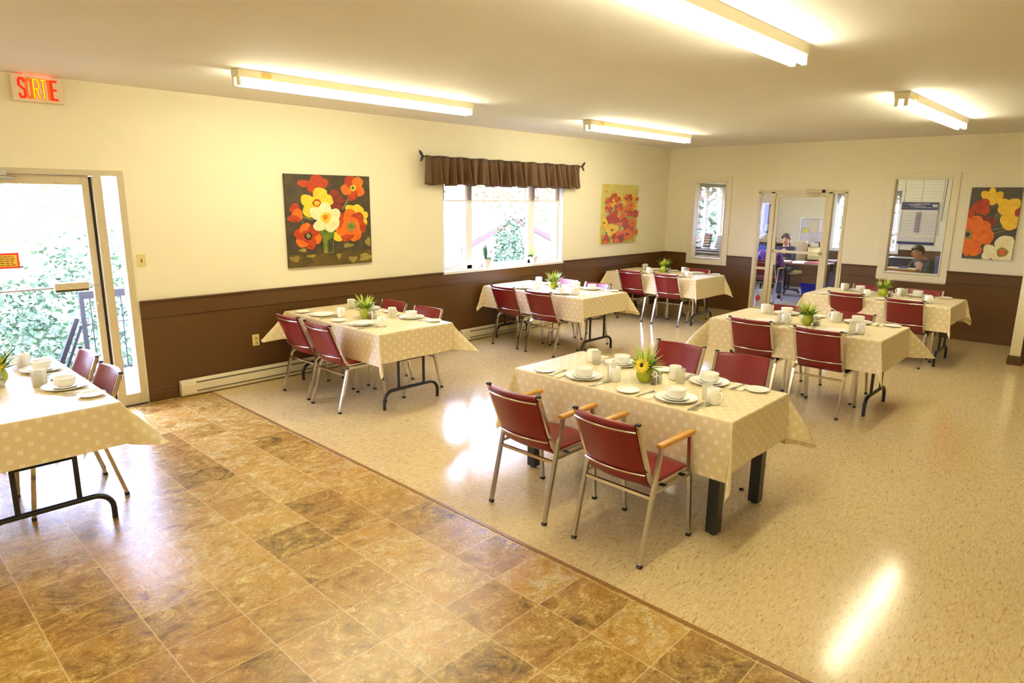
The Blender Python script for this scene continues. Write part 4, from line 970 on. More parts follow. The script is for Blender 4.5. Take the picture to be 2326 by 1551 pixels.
# ------------------------------------------------------------------ people
M_skin = mat('skin', rgb(214, 160, 124), 0.5, nscale=12, namt=0.05)
M_lip = mat('lip', rgb(170, 92, 84), 0.5, nscale=20); M_eye = mat('eye_dark', rgb(46, 34, 30), 0.3, nscale=20)
def skin_grow(name, nodes, edges, root):
    """grow one smooth skin over a stick figure and return its vertices and faces"""
    ks = list(nodes); ix = {k: i for i, k in enumerate(ks)}
    me = bpy.data.meshes.new(name); me.from_pydata([nodes[k][0] for k in ks], [(ix[a], ix[b]) for a, b in edges], [])
    o = bpy.data.objects.new(name, me); COL.objects.link(o)
    o.modifiers.new('skin', 'SKIN').use_smooth_shade = True
    sd = me.skin_vertices[0].data
    for k in ks:
        r = nodes[k][1]; sd[ix[k]].radius = (r, r) if not isinstance(r, tuple) else r; sd[ix[k]].use_root = (k == root)
    sm = o.modifiers.new('sub', 'SUBSURF'); sm.levels = 2; sm.render_levels = 2
    dg = bpy.context.evaluated_depsgraph_get(); em = bpy.data.meshes.new_from_object(o.evaluated_get(dg))
    vs = [v.co.copy() for v in em.vertices]; fs = [tuple(p.vertices) for p in em.polygons]
    bpy.data.objects.remove(o); bpy.data.meshes.remove(me); bpy.data.meshes.remove(em)
    return vs, fs
def person(name, lab, loc, rotz, hairc, topc, legc, pose, lean=0.0, look=0.0, bow_=0.0, hair='short', top_name='sweater'):
    """seated figure facing local -y; pelvis over the seat at the origin, floor at z = 0"""
    t = thing(name, lab, 'person', loc, rotz)
    V = Vector
    J = {'pelvis': V((0, 0, 0.53)), 'waist': V((0, -0.02-lean*0.3, 0.70)), 'chest': V((0, -0.03-lean*0.8, 0.88)), 'nb': V((0, -0.02-lean, 0.985))}
    hd = J['nb']+V((look*0.3, -0.035-bow_*0.9, 0.155-bow_*0.5))
    J['neck'] = J['nb']*0.5+hd*0.5-V((0, -0.01, 0.02))
    for s, n in ((-1, 'L'), (1, 'R')):
        J['sh'+n] = J['nb']+V((s*0.165, 0.01, -0.045))
        J['el'+n] = J['sh'+n]+pose[n][0]; J['wr'+n] = J['el'+n]+pose[n][1]
        J['hip'+n] = V((s*0.095, -0.02, 0.51)); J['kn'+n] = V((s*0.12, -0.44, 0.52)); J['an'+n] = V((s*0.12, -0.42, 0.09)); J['to'+n] = V((s*0.13, -0.56, 0.045))
    nodes = {'pelvis': (J['pelvis'], (0.15, 0.11)), 'waist': (J['waist'], (0.125, 0.09)), 'chest': (J['chest'], (0.145, 0.095)), 'nb': (J['nb'], 0.062), 'neck': (J['neck'], 0.05),
             'jaw': (hd+V((0, -0.012, -0.055)), (0.058, 0.066)), 'face': (hd+V((0, 0.0, 0.005)), (0.072, 0.084)), 'crown': (hd+V((0, 0.012, 0.065)), (0.066, 0.076))}
    edges = [('pelvis', 'waist'), ('waist', 'chest'), ('chest', 'nb'), ('nb', 'neck'), ('neck', 'jaw'), ('jaw', 'face'), ('face', 'crown')]
    for s, n in ((-1, 'L'), (1, 'R')):
        nodes['sh'+n] = (J['sh'+n], 0.055); nodes['el'+n] = (J['el'+n], 0.04); nodes['wr'+n] = (J['wr'+n], 0.027)
        d = (J['wr'+n]-J['el'+n]).normalized(); pc = J['wr'+n]+d*0.06; nodes['pa'+n] = (pc, (0.034, 0.018))
        edges += [('chest', 'sh'+n), ('sh'+n, 'el'+n), ('el'+n, 'wr'+n), ('wr'+n, 'pa'+n)]
        side = d.cross(V((0, 0, 1))).normalized()
        for i, (off, L) in enumerate(((-0.028, 0.068), (-0.010, 0.078), (0.010, 0.074), (0.028, 0.058))):
            a = pc+side*off+d*0.03; b = a+d*L*0.5+V((0, 0, -0.006)); c_ = b+d*L*0.45+V((0, 0, -0.022))
            nodes['f%d%sa' % (i, n)] = (a, 0.0095); nodes['f%d%sb' % (i, n)] = (b, 0.0088); nodes['f%d%sc' % (i, n)] = (c_, 0.0075)
            edges += [('pa'+n, 'f%d%sa' % (i, n)), ('f%d%sa' % (i, n), 'f%d%sb' % (i, n)), ('f%d%sb' % (i, n), 'f%d%sc' % (i, n))]
        a = pc-side*s*0.035-d*0.015; b = a-side*s*0.022+d*0.032
        nodes['t%sa' % n] = (a, 0.011); nodes['t%sb' % n] = (b, 0.009); edges += [('pa'+n, 't%sa' % n), ('t%sa' % n, 't%sb' % n)]
        for k, r in (('hip', 0.085), ('kn', 0.06), ('an', 0.04), ('to', 0.035)): nodes[k+n] = (J[k+n], r)
        edges += [('pelvis', 'hip'+n), ('hip'+n, 'kn'+n), ('kn'+n, 'an'+n), ('an'+n, 'to'+n)]
    mb = MB(); v, f = skin_grow('grow', nodes, edges, 'pelvis'); mb.add(v, f, 0, True)
    fy = hd.y-0.078
    mb.ell((hd.x, fy-0.008, hd.z-0.014), (0.012, 0.018, 0.022), 0)
    for s in (-1, 1):
        mb.ell((hd.x+s*0.030, fy+0.006, hd.z+0.014), (0.011, 0.007, 0.006), 2); mb.ell((hd.x+s*0.030, fy+0.003, hd.z+0.031), (0.018, 0.006, 0.004), 2)
        mb.ell((hd.x+s*0.074, hd.y+0.008, hd.z-0.002), (0.009, 0.018, 0.030), 0)
    mb.ell((hd.x, fy+0.006, hd.z-0.052), (0.022, 0.008, 0.006), 1)
    mb.build('body', [M_skin, M_lip, M_eye], t)
    # hair
    hb = MB(); n = 20; m = 12
    def hp(i, j):
        a = 2*PI*i/n; e = PI*(j/m)*(0.62 if hair == 'short' else 0.72)
        back = 0.5+0.5*math.sin(a)           # 1 at the back of the head
        if hair == 'short': e *= 0.62+0.42*back
        else: e *= 0.62+0.5*back
        k = 1+0.03*math.sin(7*a+3*e)
        return (hd.x+0.092*k*math.sin(e)*math.cos(a), hd.y+0.012+0.104*k*math.sin(e)*math.sin(a), hd.z+0.03+0.098*k*math.cos(e))
    hv = [hp(i, j) for i in range(n) for j in range(m+1)]
    hb.add(hv, [(i*(m+1)+j, ((i+1) % n)*(m+1)+j, ((i+1) % n)*(m+1)+j+1, i*(m+1)+j+1) for i in range(n) for j in range(m)], 0, True)
    hb.build('hair', mat('hair_'+name+lab[:12].replace(' ', '_'), hairc, 0.5, nscale=60, namt=0.2), t, solid=0.012)
    # top: torso and sleeves
    tn = {k: (p, (r+0.014 if not isinstance(r, tuple) else (r[0]+0.014, r[1]+0.014))) for k, (p, r) in nodes.items() if k in ('pelvis', 'waist', 'chest', 'shL', 'shR', 'elL', 'elR', 'wrL', 'wrR')}
    tn['nb'] = (J['nb']+V((0, 0, -0.015)), 0.075)
    te = [e for e in edges if e[0] in tn and e[1] in tn]
    v, f = skin_grow('grow', tn, te, 'pelvis'); MB_ = MB(); MB_.add(v, f, 0, True); MB_.build(top_name, mat('top_'+lab[:14].replace(' ', '_'), topc, 0.8, nscale=50, namt=0.1), t)
    ln_ = {k: (p, (r+0.014 if not isinstance(r, tuple) else (r[0]+0.010, r[1]+0.010))) for k, (p, r) in nodes.items() if k in ('pelvis', 'hipL', 'hipR', 'knL', 'knR', 'anL', 'anR')}
    le = [e for e in edges if e[0] in ln_ and e[1] in ln_]
    v, f = skin_grow('grow', ln_, le, 'pelvis'); MB_ = MB(); MB_.add(v, f, 0, True); MB_.build('trousers', mat('legs_'+lab[:14].replace(' ', '_'), legc, 0.8, nscale=50, namt=0.1), t)
    for s, n_ in ((-1, 'L'), (1, 'R')):
        MB().ell((s*0.125, -0.49, 0.045), (0.045, 0.125, 0.042)).build('shoe', M_rubber, t)
    return t
V = Vector
person('person', 'person with short brown hair sitting behind the office desk, dark top', (-5.55, 14.42, 0), D(4), rgb(78, 56, 44), rgb(52, 46, 58), rgb(40, 40, 50),
       {'L': (V((-0.05, -0.10, -0.24)), V((0.20, -0.16, 0.05))), 'R': (V((0.05, -0.12, -0.23)), V((-0.20, -0.14, 0.05)))}, lean=0.05, bow_=0.01, top_name='cardigan')
person('person', 'person in purple top and jeans seated facing the office desk, seen from behind', (-5.30, 12.93, 0.0), PI+D(5), rgb(96, 42, 34), rgb(108, 66, 150), rgb(64, 78, 122),
       {'L': (V((-0.07, -0.06, -0.25)), V((0.05, -0.22, -0.02))), 'R': (V((0.07, -0.06, -0.25)), V((-0.05, -0.22, -0.02)))}, lean=0.03, bow_=0.02, hair='long', top_name='sweater')
person('person', 'person bent over papers seen through the calendar window, grey-green top', (-2.60, 12.99, 0.02), D(-38), rgb(86, 66, 46), rgb(92, 92, 78), rgb(50, 50, 56),
       {'L': (V((-0.06, -0.10, -0.23)), V((0.08, -0.22, -0.02))), 'R': (V((0.06, -0.10, -0.23)), V((-0.08, -0.22, -0.02)))}, lean=0.10, bow_=0.10, top_name='sweater')
place('a', -5.27, 12.66, D(4), 'maroon chair with light wood arms seen through the office door glass')['group'] = 'office seating'

# ------------------------------------------------------------------ office furniture
M_desk = mat('desk_wood', rgb(108, 72, 40), 0.4, nscale=14, namt=0.12)
M_dark2 = mat('dark_metal', rgb(40, 38, 42), 0.45, nscale=20)
def desk(loc, L, W, lab, ped):
    t = thing('office_desk', lab, 'desk', loc)
    MB().box(0, L, 0, W, 0.70, 0.735).build('desktop', M_desk, t, bevel=0.004)
    for x in (0.03, L-0.03):
        for y in (0.03, W-0.03): MB().box(x-0.02, x+0.02, y-0.02, y+0.02, 0, 0.6995).build('leg', M_dark2, t)
    p = MB().box(ped[0], ped[1], 0.08, W-0.06, 0.36, 0.699).build('drawer_unit', M_desk, t, bevel=0.003)
    for z0, z1 in ((0.375, 0.525), (0.54, 0.685)):
        d_ = MB().box(ped[0]+0.015, ped[1]-0.015, 0.066, 0.0795, z0, z1).build('drawer', M_desk, p)
    return t
desk((-5.95, 13.32, 0), 1.50, 0.80, 'brown wooden office desk covered with papers behind the glass door', (1.13, 1.44))
random.seed(9)
ZD = 0.7355
for i, (x, y, r, c, lab) in enumerate(((-5.30, 13.75, 0.2, rgb(244, 244, 250), 'white sheet of paper in front of the desk sitter'), (-5.02, 13.85, -0.1, rgb(246, 244, 238), 'white sheet at the far edge of the office desk'),
                                      (-4.95, 13.52, 0.4, rgb(240, 240, 246), 'white sheet at the near edge of the office desk'), (-4.72, 13.88, -0.3, rgb(214, 90, 96), 'pink-red folder on the office desk corner'),
                                      (-5.42, 13.52, 0.1, rgb(70, 140, 190), 'small blue notebook on the office desk'))):
    o = MB().box(-0.11, 0.11, -0.15, 0.15, 0, 0.004+0.006*(i >= 3)).build('paper_sheet' if i < 3 else 'paper_folder', mat('paper_%s' % 'abcde'[i], c, 0.7, nscale=20, namt=0.03), loc=(x, y, ZD+0.0005), rotz=r)
    tag(o, lab, 'paper')
t = thing('office_chair', 'tan high-backed office chair behind the office desk', 'chair', (-5.43, 14.80, 0), D(-12))
M_tan = mat('tan_fabric', rgb(206, 186, 140), 0.7, nscale=40)
MB().box(-0.19, 0.19, -0.06, 0.03, 0.58, 1.10).build('backrest', M_tan, t, bevel=0.03, seg=4); MB().box(-0.24, 0.24, -0.52, -0.05, 0.41, 0.47).build('seat', M_tan, t, bevel=0.02, seg=3)
MB().box(-0.03, 0.03, -0.02, 0.035, 0.40, 0.62).build('back_post', M_dark2, t)
MB().tube([(0, -0.28, 0.06), (0, -0.28, 0.41)], 0.03).build('gas_lift', M_dark2, t)
sb = MB()
for i in range(5): a = 2*PI*i/5; sb.tube([(0, -0.28, 0.07), (0.26*math.cos(a), -0.28+0.26*math.sin(a), 0.05)], 0.018)
sb.build('star_base', M_dark2, t)
for i in range(5): a = 2*PI*i/5; MB().ell((0.26*math.cos(a), -0.28+0.26*math.sin(a), 0.026), (0.024, 0.024, 0.026)).build('caster', M_rubber, t)
t = thing('office_chair', 'black office chair beside the person at the calendar window', 'chair', (-2.40, 13.27, 0), D(-40))
MB().box(-0.25, 0.25, -0.02, 0.05, 0.55, 1.04).build('backrest', M_dark2, t, bevel=0.03, seg=4); MB().box(-0.25, 0.25, -0.52, -0.03, 0.38, 0.43).build('seat', M_dark2, t, bevel=0.02, seg=3)
MB().box(-0.03, 0.03, 0.0, 0.05, 0.36, 0.6).build('back_post', M_dark2, t); MB().tube([(0, -0.28, 0.02), (0, -0.28, 0.38)], 0.03).build('gas_lift', M_dark2, t)
MB().box(-0.25, 0.25, -0.31, -0.25, 0, 0.05).box(-0.03, 0.03, -0.53, -0.03, 0, 0.05).build('star_base', M_dark2, t)
# desk and clutter at the calendar window
desk((-3.35, 12.05, 0), 1.15, 0.72, 'brown desk under the calendar window seen through glass', (0.02, 0.30))
t = thing('letter_tray', 'orange-brown wooden tray of papers below the calendar window', 'tray', (-2.83, 12.36, ZD+0.0005))
MB().box(-0.24, 0.22, -0.13, 0.13, 0, 0.012).box(-0.24, 0.22, -0.13, -0.115, 0.012, 0.13).box(-0.24, -0.225, -0.115, 0.13, 0.012, 0.13).box(0.205, 0.22, -0.115, 0.13, 0.012, 0.13).build('tray_body', mat('tray_wood', rgb(206, 136, 58), 0.5, nscale=14, namt=0.15), t, bevel=0.003)
MB().box(-0.22, 0.2, -0.11, 0.12, 0.0125, 0.145).build('paper_stack', M_napkin, t)
MB().box(-0.05, 0.06, -0.05, 0.06, 0.146, 0.165).build('blue_pad', mat('blue_pad', rgb(60, 84, 170), 0.5, nscale=20), t)
t = thing('printer_stand', 'low dark cabinet against the office rear, under the wall calendar', 'cabinet', (-3.50, 13.55, 0))
MB().box(0, 0.75, 0, 0.5, 0, 0.72).build('cabinet_body', M_dark2, t, bevel=0.005); MB().box(0.03, 0.72, -0.012, -0.0005, 0.05, 0.68).build('cabinet_door', M_dark2, t, bevel=0.003)
t = thing('printer', 'dark grey printer on the low cabinet below the wall calendar', 'printer', (-3.42, 13.62, 0.7205))
MB().box(0, 0.48, 0, 0.36, 0, 0.22).build('printer_body', mat('printer_grey', rgb(64, 62, 66), 0.4, nscale=20), t, bevel=0.015); MB().box(0.03, 0.45, -0.05, 0.3, 0.2205, 0.232).build('printer_lid', mat('printer_lid', rgb(140, 150, 150), 0.3, nscale=20), t, bevel=0.004)
# machine on the desk return by the bulletin board
t = thing('side_table', 'dark brown side table behind the office desk below the notice board', 'table', (-5.18, 14.62, 0))
MB().box(0, 0.55, 0, 0.5, 0.69, 0.72).build('tabletop', M_desk, t)
for x in (0.03, 0.52):
    for y in (0.03, 0.47): MB().box(x-0.02, x+0.02, y-0.02, y+0.02, 0, 0.6895).build('leg', M_dark2, t)
t = thing('desk_machine', 'cream office machine with black top parts below the notice board', 'machine', (-5.06, 14.74, 0.7205), D(20))
mm = MB(); mm.add([(-0.15, -0.12, 0), (0.17, -0.12, 0), (0.17, 0.15, 0), (-0.15, 0.15, 0), (-0.15, -0.12, 0.10), (0.17, -0.12, 0.10), (0.17, 0.15, 0.26), (-0.15, 0.15, 0.26)], [(0, 3, 2, 1), (4, 5, 6, 7), (0, 1, 5, 4), (1, 2, 6, 5), (2, 3, 7, 6), (3, 0, 4, 7)])
mm.build('machine_body', mat('machine_cream', rgb(236, 224, 176), 0.5, nscale=14, namt=0.03), t, bevel=0.01)
MB().box(-0.11, 0.05, 0.10, 0.15, 0.262, 0.345).build('paper_feed', M_napkin, t); MB().box(-0.03, 0.07, 0.13, 0.17, 0.30, 0.36).box(0.1, 0.18, 0.1, 0.14, 0.262, 0.29).build('black_top', M_black, t)
t = thing('recycling_bin', 'bright blue recycling bin on the office floor under the desk', 'bin', (-4.88, 14.28, 0))
bb = MB(); a_, b_ = (0.16, 0.13), (0.20, 0.16)
for (w0, d0), (w1, d1), z0, z1 in ((a_, b_, 0, 0.27),):
    bb.add([(-w0, -d0, z0), (w0, -d0, z0), (w0, d0, z0), (-w0, d0, z0), (-w1, -d1, z1), (w1, -d1, z1), (w1, d1, z1), (-w1, d1, z1)], [(0, 3, 2, 1), (0, 1, 5, 4), (1, 2, 6, 5), (2, 3, 7, 6), (3, 0, 4, 7)])
M_bin = mat('bin_blue', rgb(40, 48, 200), 0.4, nscale=20, namt=0.05)
bb.build('bin_body', M_bin, t, solid=0.006); MB().box(-0.215, 0.215, -0.175, -0.155, 0.25, 0.275).box(-0.215, 0.215, 0.155, 0.175, 0.25, 0.275).box(-0.215, -0.195, -0.155, 0.155, 0.25, 0.275).box(0.195, 0.215, -0.155, 0.155, 0.25, 0.275).build('bin_rim', M_bin, t)
t = thing('carrier_bag', 'white bag with orange-red patch on the floor behind the sidelight', 'bag', (-5.03, 12.05, 0))
MB().lathe([(0.07, 0), (0.085, 0.02), (0.08, 0.18), (0.06, 0.27), (0.066, 0.33)], 14, sx=1.0, sy=0.7).build('bag_body', mat('bag_white', rgb(236, 232, 230), 0.6, nscale=14, namt=0.05), t, solid=0.004)
MB().ell((-0.028, -0.052, 0.17), (0.052, 0.012, 0.06)).build('bag_patch', mat('bag_red', rgb(236, 84, 40), 0.5, nscale=20), t)
t = thing('filing_cabinet', 'grey metal filing cabinet behind the narrow office window', 'cabinet', (-6.48, 11.95, 0))
M_grey = mat('cabinet_grey', rgb(136, 128, 108), 0.4, nscale=20, namt=0.05)
MB().box(0, 0.60, 0, 0.5, 0, 1.02).build('cabinet_body', M_grey, t, bevel=0.004)
for z in (0.04, 0.37, 0.70):
    d_ = MB().box(0.02, 0.58, -0.014, -0.0005, z, z+0.3).build('drawer', M_grey, t, bevel=0.003)
    MB().box(0.24, 0.36, -0.03, -0.0145, z+0.2, z+0.215).build('handle', M_steel, d_)
t = thing('picture_frame', 'brown framed picture leaning on the grey filing cabinet', 'picture', (-6.30, 12.25, 1.0205), D(-25))
MB().box(-0.10, 0.10, -0.012, 0.012, 0, 0.28).build('frame_border', mat('frame_brown', rgb(120, 70, 40), 0.4, nscale=20), t).rotation_euler.x = -0.18
q = MB().box(-0.075, 0.075, -0.0135, -0.0125, 0.025, 0.255).build('picture_print', mat('print_tan', rgb(208, 170, 110), 0.6, nscale=16, namt=0.3), t); q.rotation_euler.x = -0.18
t = thing('paper_holder', 'white paper holder beside the picture on the filing cabinet', 'holder', (-6.06, 12.26, 1.0205), D(-20))
MB().box(-0.07, 0.09, -0.02, 0.02, 0, 0.24).build('holder_back', mat('holder_grey', rgb(206, 200, 190), 0.5, nscale=20), t).rotation_euler.x = -0.25
t = thing('letter_rack', 'dark stacked trays with papers at the window corner of the filing cabinet', 'tray', (-6.465, 12.0, 1.0205))
for z in (0, 0.05, 0.10): MB().box(0, 0.10, 0, 0.2, z, z+0.008).box(0.008, 0.092, 0.01, 0.19, z+0.0085, z+0.03).build('tray', M_dark2 if z != 0.05 else M_napkin, t)
# wall calendar, notice board, wall poster
t = thing('wall_calendar', 'large year planner with navy header on the office rear wall', 'calendar', (-3.41, YO-0.0215, 1.02))
MB().box(-0.33, 0.33, -0.004, 0, 0.075, 0.92).build('planner_sheet', None or mat('planner_white', rgb(228, 220, 204), 0.6, nscale=14, namt=0.03), t)
M_navy = mat('planner_navy', rgb(44, 44, 96), 0.5, nscale=20)
MB().box(-0.33, 0.33, -0.006, -0.0045, 0.77, 0.92).build('planner_header', M_navy, t); MB().box(-0.33, 0.33, -0.006, -0.0045, 0.0751, 0.13).build('planner_footer', M_navy, t)
gl = MB()
for i in range(12): gl.box(-0.31, 0.31, -0.0055, -0.0045, 0.15+i*0.05, 0.153+i*0.05)
for i in range(14): gl.box(-0.31+i*0.0475, -0.3075+i*0.0475, -0.0056, -0.0046, 0.15, 0.70)
gl.box(-0.05, 0.05, -0.0057, -0.0047, 0.32, 0.72)
gl.build('planner_grid', mat('planner_grey', rgb(150, 140, 150), 0.6, nscale=20), t)
hl = MB(); random.seed(4)
for z, a, b in ((0.885, -0.10, 0.14), (0.86, -0.20, 0.02), (0.835, -0.16, 0.10), (0.81, -0.08, 0.16)):
    x = a
    while x < b: w_ = random.uniform(0.02, 0.05); hl.box(x, x+w_, -0.0075, -0.0065, z, z+0.012); x += w_+0.01
hl.box(0.22, 0.31, -0.0075, -0.0065, 0.83, 0.88)
hl.build('header_lines', mat('planner_ink', rgb(214, 210, 214), 0.6, nscale=20), t)
t = thing('notice_board', 'pale notice board pinned with papers on the office rear wall', 'board', (-5.46, YO-0.0215, 1.27))
MB().box(-0.265, 0.265, -0.008, 0, -0.29, 0.29).build('board_panel', mat('board_pale', rgb(206, 200, 196), 0.6, nscale=14, namt=0.05), t)
MB().box(-0.27, 0.27, -0.012, 0, 0.288, 0.3).box(-0.275, -0.265, -0.012, 0, -0.29, 0.3).build('board_frame', M_steel, t)
for i, (x, z, w_, h_, c) in enumerate(((-0.16, 0.16, 0.09, 0.10, rgb(230, 224, 222)), (-0.16, 0.02, 0.07, 0.05, rgb(238, 226, 120)), (0.02, 0.12, 0.08, 0.12, rgb(232, 222, 190)), (0.19, 0.13, 0.06, 0.14, rgb(240, 236, 240)), (-0.15, -0.14, 0.09, 0.10, rgb(226, 214, 216)), (0.05, -0.08, 0.08, 0.06, rgb(214, 206, 214)), (0.19, -0.12, 0.06, 0.09, rgb(222, 214, 230)))):
    MB().box(x-w_, x+w_, -0.0095, -0.0085, z-h_, z+h_).build('pinned_paper', mat('pinned_%s' % 'abcdefg'[i], c, 0.7, nscale=20, namt=0.04), t)
t = thing('wall_rectangle', 'dark blue and white poster on the office rear wall, seen through sidelight', 'rectangle', (-6.44, YO-0.0215, 1.2))
MB().box(-0.15, 0.15, -0.004, 0, 0, 0.66).build('navy_sheet', M_navy, t)  # navy sheet with pale blocks, flat on the rear wall
MB().box(-0.04, 0.06, -0.0055, -0.0045, 0.25, 0.60).box(-0.12, 0.12, -0.0055, -0.0045, 0.03, 0.2).build('pale_blocks', mat('block_white', rgb(206, 206, 216), 0.6, nscale=12, namt=0.35), t)
t = thing('storage_box', 'dark blue box on a stool at the office window wall', 'box', (-5.73, 13.12, 0.80)); t.location = (-5.86, 13.62, 0.7360)
MB().box(0, 0.26, 0, 0.2, 0, 0.30).build('box_body', mat('box_blue', rgb(48, 62, 120), 0.5, nscale=20), t, bevel=0.01); MB().box(-0.006, 0.266, -0.006, 0.206, 0.3005, 0.33).build('lid', M_dark2, t, bevel=0.006)
t['label'] = 'dark blue box with black lid standing on the office desk'
# blinds
def blind(x0, x1, z0, z1, y, lab, wand):
    t = thing('venetian_blind', lab, 'blind', ((x0+x1)/2, y, z1)); h = (x1-x0)/2; H = z1-z0
    MB().box(-h, h, -0.018, 0.018, -0.03, 0).build('headrail', M_trim, t)
    sl = MB(); n = int((H-0.05)/0.047)
    for i in range(n): z = -0.06-i*0.047; sl.box(-h, h, -0.0125, 0.0125, -0.0006, 0.0006, 0, Matrix.Translation((0, 0, z)) @ Matrix.Rotation(D(4), 4, 'X'))
    sl.build('slats', M_trim, t)
    cd = MB()
    for f in (-0.72, -0.05, 0.72): cd.tube([(h*f, 0.014, -0.03), (h*f, 0.014, -H+0.02)], 0.0012, 5); cd.tube([(h*f, -0.014, -0.03), (h*f, -0.014, -H+0.02)], 0.0012, 5)
    cd.build('ladder_cord', M_slot, t)
    MB().box(-h, h, -0.012, 0.012, -H+0.005, -H+0.02).build('bottom_rail', M_trim, t)
    if wand: MB().tube([(h*0.82, -0.02, -0.03), (h*0.78, -0.025, -0.62)], 0.005, 6).build('wand', mat('wand', rgb(110, 84, 56), 0.4, nscale=20), t)
blind(B1[0]+0.02, B1[1]-0.02, B1[2]+0.02, B1[3]-0.002, YB+0.145, 'open slat blind behind the narrow office window', False)
blind(B2[0]+0.02, B2[1]-0.02, B2[2]+0.55, B2[3]-0.002, YB+0.145, 'open slat blind with wand behind the calendar window', True)
# office outer windows
def owin(nm, axis, b, face, sgn, lab, mull):
    u0, u1, z0, z1 = b; f = MB()
    def bx(mb, a, c_, d0, d1, za, zb):
        lo, hi = sorted((face+sgn*d0, face+sgn*d1))
        mb.box(lo, hi, a, c_, za, zb) if axis == 'x' else mb.box(a, c_, lo, hi, za, zb)
    for a, c_, za, zb in ((u0, u0+0.05, z0, z1), (u1-0.05, u1, z0, z1), (u0+0.05, u1-0.05, z1-0.05, z1), (u0+0.05, u1-0.05, z0, z0+0.05)): bx(f, a, c_, -0.12, -0.06, za, zb)
    for m_ in mull: bx(f, m_-0.04, m_+0.04, -0.12, -0.06, z0, z1)
    for a, c_, za, zb in ((u0-0.06, u0, z0-0.06, z1+0.06), (u1, u1+0.06, z0-0.06, z1+0.06), (u0, u1, z1, z1+0.06), (u0, u1, z0-0.06, z0)): bx(f, a, c_, 0, 0.02, za, zb)
    w_ = structure(f.build(nm, M_white, bevel=0.003), lab, 'window')
    g = MB(); bx(g, u0+0.04, u1-0.04, -0.095, -0.089, z0+0.04, z1-0.04); g.build('window_pane', M_glass, w_)
    return w_
owin('window_4', 'x', OWIN, XW, 1, 'white office window in the window wall', [13.0])
owin('window_5', 'y', OW3, YO, -1, 'white office window in the rear office wall', [])
t = thing('roller_shade', 'beige roller shade at the top of the window behind the filing cabinet', 'blind', (XW+0.03, 13.0, 2.24))
MB().box(-0.002, 0.002, -0.68, 0.68, -0.31, 0.03).build('shade_fabric', M_shade, t); MB().tube([(0, -0.69, 0.04), (0, 0.69, 0.04)], 0.018).build('roller', M_white, t)
t = thing('roller_shade', 'beige roller shade at the top of the rear office window', 'blind', (-4.38, YO-0.035, 2.14))
MB().box(-0.62, 0.62, -0.002, 0.002, -0.24, 0.03).build('shade_fabric', M_shade, t); MB().tube([(-0.63, 0, 0.04), (0.63, 0, 0.04)], 0.018).build('roller', M_white, t)
fixture(-4.2, 12.3, 14.7, 'unseen twin tube light added to brighten the office')  # out-of-sight fixture added to light the room behind the glass

# ------------------------------------------------------------------ outside
structure(MB().box(-60, XW-0.17, -30, 60, -1.4, -1.25).box(XW-0.17, 20, YO+0.16, 60, -1.4, -1.25).build('ground', mat('lawn', rgb(84, 106, 56), 0.9, nscale=3, namt=0.2)), 'green lawn outside', 'ground')
M_bark = mat('bark', rgb(92, 74, 62), 0.8, nscale=20, namt=0.2)
LM = [mat('leaf_a', rgb(88, 112, 78), 0.6, nscale=1.5, namt=0.2, color2=rgb(56, 80, 58)), mat('leaf_b', rgb(166, 180, 120), 0.6, nscale=1.5, namt=0.2, color2=rgb(112, 140, 96)),
      mat('leaf_c', rgb(52, 82, 46), 0.6, nscale=1.5, namt=0.2, color2=rgb(30, 56, 34)), mat('leaf_autumn', rgb(170, 90, 70), 0.6, nscale=2, namt=0.2, color2=rgb(110, 110, 64))]
def crown(c, r, n, size, seed, jit=0.35):
    mb = MB(); rnd = random.Random(seed)
    for i in range(n):
        z = rnd.uniform(-1, 1); a = rnd.uniform(0, 2*PI); s_ = math.sqrt(1-z*z); k = 1-jit*rnd.random()**1.5+0.12*math.sin(5*a+4*z)
        p = Vector((c[0]+r[0]*k*s_*math.cos(a), c[1]+r[1]*k*s_*math.sin(a), c[2]+r[2]*k*z))
        d = Vector((rnd.uniform(-1, 1), rnd.uniform(-1, 1), rnd.uniform(-0.9, 0.5))).normalized(); e = d.cross(Vector((rnd.uniform(-1, 1), rnd.uniform(-1, 1), rnd.uniform(-1, 1)))).normalized()
        L = size*rnd.uniform(0.6, 1.3)
        mb.add([p, p+d*L*0.5+e*L*0.32, p+d*L, p+d*L*0.5-e*L*0.32], [(0, 1, 2, 3)], 0, False)
    return mb
def tree(x, y, z0, h, r, lab, m, seed, n=1500, size=0.22, nm='tree'):
    t = thing(nm, lab, 'tree' if nm == 'tree' else 'shrub', (x, y, z0), 0, 'trees and shrubs outside')
    if nm == 'tree':
        MB().tube([(0, 0, 0), (0.05, 0.03, h*0.4), (0, 0.08, h*0.85)], 0.1, 10, rs=[0.13, 0.10, 0.03]).build('trunk', M_bark, t)
        crown((0, 0, h*0.62), (r, r, h*0.42), n, size, seed).build('crown', m, t)
    else:
        MB().tube([(0, 0, 0), (0.02, 0, h*0.5)], 0.03, 8).build('stem', M_bark, t)
        crown((0, 0, h*0.5), (r, r, h*0.52), n, size, seed).build('foliage', m, t)
    return t
tree(-10.2, 0.9, -1.25, 2.3, 1.2, 'pale leafy shrub filling the entrance door glass', LM[0], 1, 5500, 0.09, 'shrub')
tree(-10.6, 2.9, -1.25, 2.6, 1.2, 'pale leafy shrub behind the outside railing', LM[0], 2, 5500, 0.09, 'shrub')
tree(-14.6, 1.5, -1.25, 5.6, 1.9, 'tall light green tree behind the door shrubs', LM[1], 3, 2600, 0.15)
tree(-17.0, 5.4, -1.25, 6.0, 2.2, 'tall tree seen through the narrow door sidelight', LM[1], 4, 2600, 0.15)
tree(-15.0, -2.9, -1.25, 5.5, 2.0, 'tree behind the red-bordered notice on the door', LM[1], 5, 2600, 0.15)
